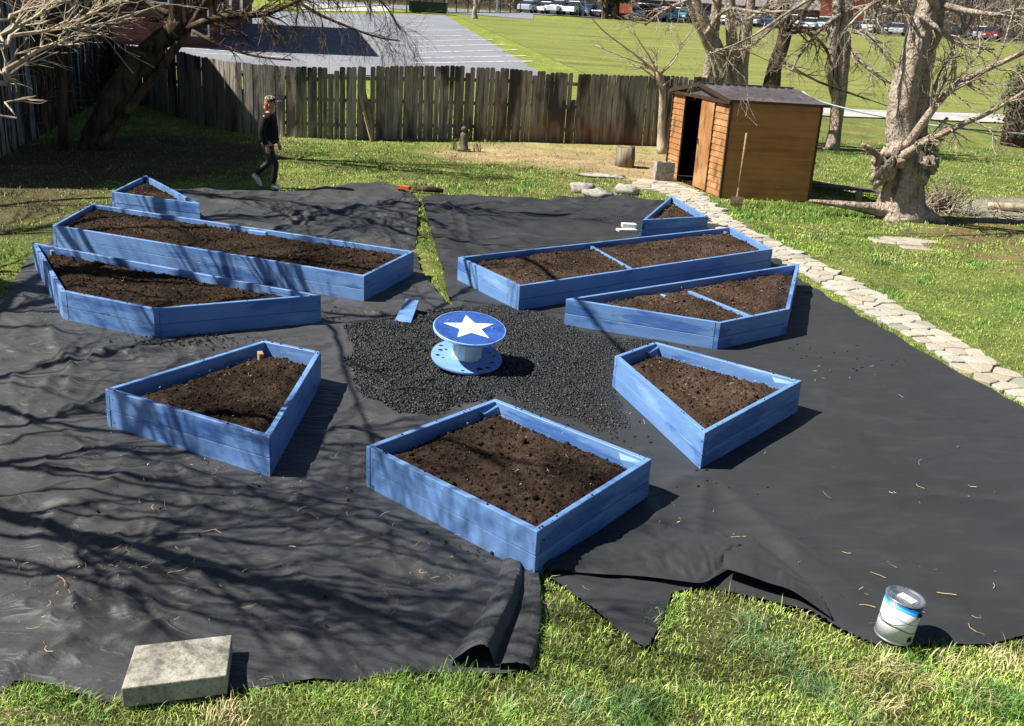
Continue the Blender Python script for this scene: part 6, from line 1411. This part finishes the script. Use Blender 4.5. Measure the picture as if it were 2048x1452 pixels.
def clumps():                                # long darker tufts and straw coloured wisps
    r_ = np.random.default_rng(8); V, Tt, CC = [], [], []; nb = 0
    C_ = [(px, py, n, L_, k) for (px, py, n, L_, k) in [(1500, 1260, 130, .15, 0), (1470, 1300, 120, .15, 0), (1560, 1320, 130, .14, 0), (1110, 1290, 80, .11, 1), (1105, 1230, 60, .10, 0), (930, 1370, 90, .11, 1), (870, 1390, 90, .11, 1), (1150, 1420, 120, .13, 0), (1250, 1430, 110, .13, 0), (1010, 1430, 90, .10, 1),
          (1640, 1400, 140, .14, 0), (1590, 1360, 120, .14, 0), (1700, 1440, 110, .13, 0), (60, 1420, 90, .08, 1), (30, 1400, 60, .08, 1), (520, 1400, 70, .08, 1), (640, 1395, 80, .09, 1), (800, 1420, 90, .09, 1), (1780, 1340, 150, .12, 2), (1720, 1360, 120, .13, 2), (1840, 1370, 120, .12, 2), (1960, 1400, 120, .12, 2),
          (1760, 1420, 100, .12, 2), (2010, 1330, 80, .10, 2), (330, 1410, 60, .07, 1), (1330, 1260, 70, .09, 1), (1400, 1400, 90, .1, 1), (1340, 1230, 50, .08, 1), (1900, 1330, 70, .09, 2), (740, 1440, 70, .08, 2), (450, 1440, 70, .08, 2), (180, 1440, 70, .08, 1)]]
    for (px, py, n, L_, k) in C_:
        g = G(px, py); la = r_.uniform(0, 6.28)
        for j in range(n):
            x, y = g[0]+r_.normal(0, .055), g[1]+r_.normal(0, .05); a = la+r_.normal(0, 1.1); ln = abs(r_.normal(.7, .35)); l = L_*r_.uniform(.45, 1.15); w_ = r_.uniform(.0022, .0042); s = np.array([-math.sin(a), math.cos(a), 0])*w_/2
            P = [np.array([x, y, .0])]; el = R(75)
            for i in range(4): P.append(P[-1]+l/4*np.array([math.cos(a)*math.cos(el), math.sin(a)*math.cos(el), math.sin(el)])); el -= ln*.55
            vv = []
            for i in range(4): q_ = 1-.15*i; vv += [P[i]-s*q_, P[i]+s*q_]
            vv.append(P[4]); V += vv; b = nb
            for i in range(3): Tt += [(b+2*i, b+2*i+1, b+2*i+3), (b+2*i, b+2*i+3, b+2*i+2)]
            Tt.append((b+6, b+7, b+8)); nb += 9
            c = {0: (.10, .20, .075), 1: (.17, .32, .06), 2: (.62, .52, .28)}[k]; c = np.array(c)*r_.uniform(.55, 1.5)
            if k < 2 and r_.random() < .12: c = np.array((.55, .50, .26))
            CC += [c]*9
    tag(mesh('grass_tufts', np.array(V), np.array(Tt), M['grass'], col=np.array(CC)), 'longer blue green tufts and straw wisps in the front grass', 'grass', kind='stuff')
clumps()
def litter():
    r_ = random.Random(31); m = MB()
    def bit(x, y, z, L_, w_):
        a = r_.uniform(0, 6.28); c = r_.gauss(0, .5); P = [np.array([x, y, z])]; d = a
        for i in range(3): P.append(P[-1]+np.array([math.cos(d), math.sin(d), 0])*L_/3+np.array([0, 0, r_.uniform(0, .006)])); d += c
        m.tube(P, w_, 3, False)
    spots = [(170, 1150, .35, 60), (120, 1180, .2, 25), (300, 900, .25, 14), (100, 640, .3, 16), (500, 1020, .5, 24), (80, 1300, .25, 10), (60, 780, .4, 14), (900, 1150, .3, 12), (1200, 1100, .4, 14), (1440, 1060, .3, 8),
             (1860, 980, .5, 10), (1930, 1180, .4, 14), (1700, 1200, .3, 12), (1280, 850, .2, 7), (1700, 760, .4, 14), (1960, 1290, .2, 4), (480, 960, .6, 30), (700, 1120, .5, 20)]
    for (px, py, s, n) in spots:
        g = G(px, py)
        for k in range(n):
            x, y = g[0]+r_.gauss(0, s), g[1]+r_.gauss(0, s*.6)
            if not in_fab(np.array([x]), np.array([y]))[0] or any(inpoly(np.array([x]), np.array([y]), b)[0] for b in BEDP): continue
            z = .046+float(fab_h(np.array([x]), np.array([y]))[0]); bit(x, y, z, r_.choice([.01, .015, .02, .03, .05, .09]), r_.uniform(.0008, .0019))
    for (px, py, L_, w_) in [(1660, 1010, .09, .0018), (1855, 995, .1, .0022), (320, 1020, .13, .0025), (1965, 1285, .12, .003), (1870, 1200, .1, .0025), (470, 915, .06, .003), (305, 938, .07, .003), (410, 930, .06, .003), (140, 1240, .08, .003), (215, 1290, .07, .003), (130, 1190, .12, .003), (960, 1110, .12, .002), (60, 700, .12, .003)]:
        g = G(px, py); bit(g[0], g[1], .05, L_, w_)
    for k in range(420):                                    # straw in the soil
        i = r_.randrange(9); P = np.asarray(inset(BEDP[i], .1)); t = [r_.random() for _ in range(3)]; a, b, c = P[r_.randrange(len(P))], P[r_.randrange(len(P))], np.mean(P, 0)
        s = sum(t); p = (a*t[0]+b*t[1]+c*t[2])/s; bit(p[0], p[1], .30 if i != 3 and i != 5 else .285, r_.choice([.008, .012, .02, .035]), r_.uniform(.0008, .0016))
    tag(m.build('straw_litter', M['straw']), 'loose bits of dry straw scattered over the fabric and soil', 'straw', kind='stuff')
    # spilled soil crumbs on the cloth
    v, f = ICO; V = []; Fs = []; n = 0
    for (px, py, sx, sy, k) in [(385, 690, .28, .12, 260), (1000, 880, .5, .3, 40), (640, 640, .2, .15, 40), (1180, 880, .25, .2, 60), (960, 1112, .2, .08, 26), (1420, 980, .2, .12, 14), (1700, 730, .3, .2, 22), (480, 990, .9, .5, 40), (1100, 1140, .12, .06, 20), (1450, 690, .6, .12, 30)]:
        g = G(px, py)
        for j in range(k):
            x, y = g[0]+r_.gauss(0, sx), g[1]+r_.gauss(0, sy)
            if any(inpoly(np.array([x]), np.array([y]), b)[0] for b in BEDP): continue
            s = r_.uniform(.003, .013); V.append(v*s*np.array([1, 1, .7])+[x, y, .042+float(fab_h(np.array([x]), np.array([y]))[0])]); Fs.append(f+n*len(v)); n += 1
    for bp in BEDP:                                          # crumbs lying on the board tops
        for i in range(len(bp)):
            a, b = bp[i], bp[(i+1) % len(bp)]
            for j in range(5):
                t = r_.betavariate(.8, .8); p = a+(b-a)*t; c = np.mean(bp, 0); p = p+(c-p)/np.linalg.norm(c-p)*r_.uniform(.012, .035); s = r_.uniform(.003, .009); V.append(v*s+[p[0], p[1], HB+.018]); Fs.append(f+n*len(v)); n += 1
    V = np.concatenate(V); tag(mesh('spilled_soil', V, np.concatenate(Fs), M['soil'], col=np.tile([.06, .033, .02], (len(V), 1))), 'crumbs of spilled soil on the fabric and board tops', 'soil', kind='stuff')
litter()
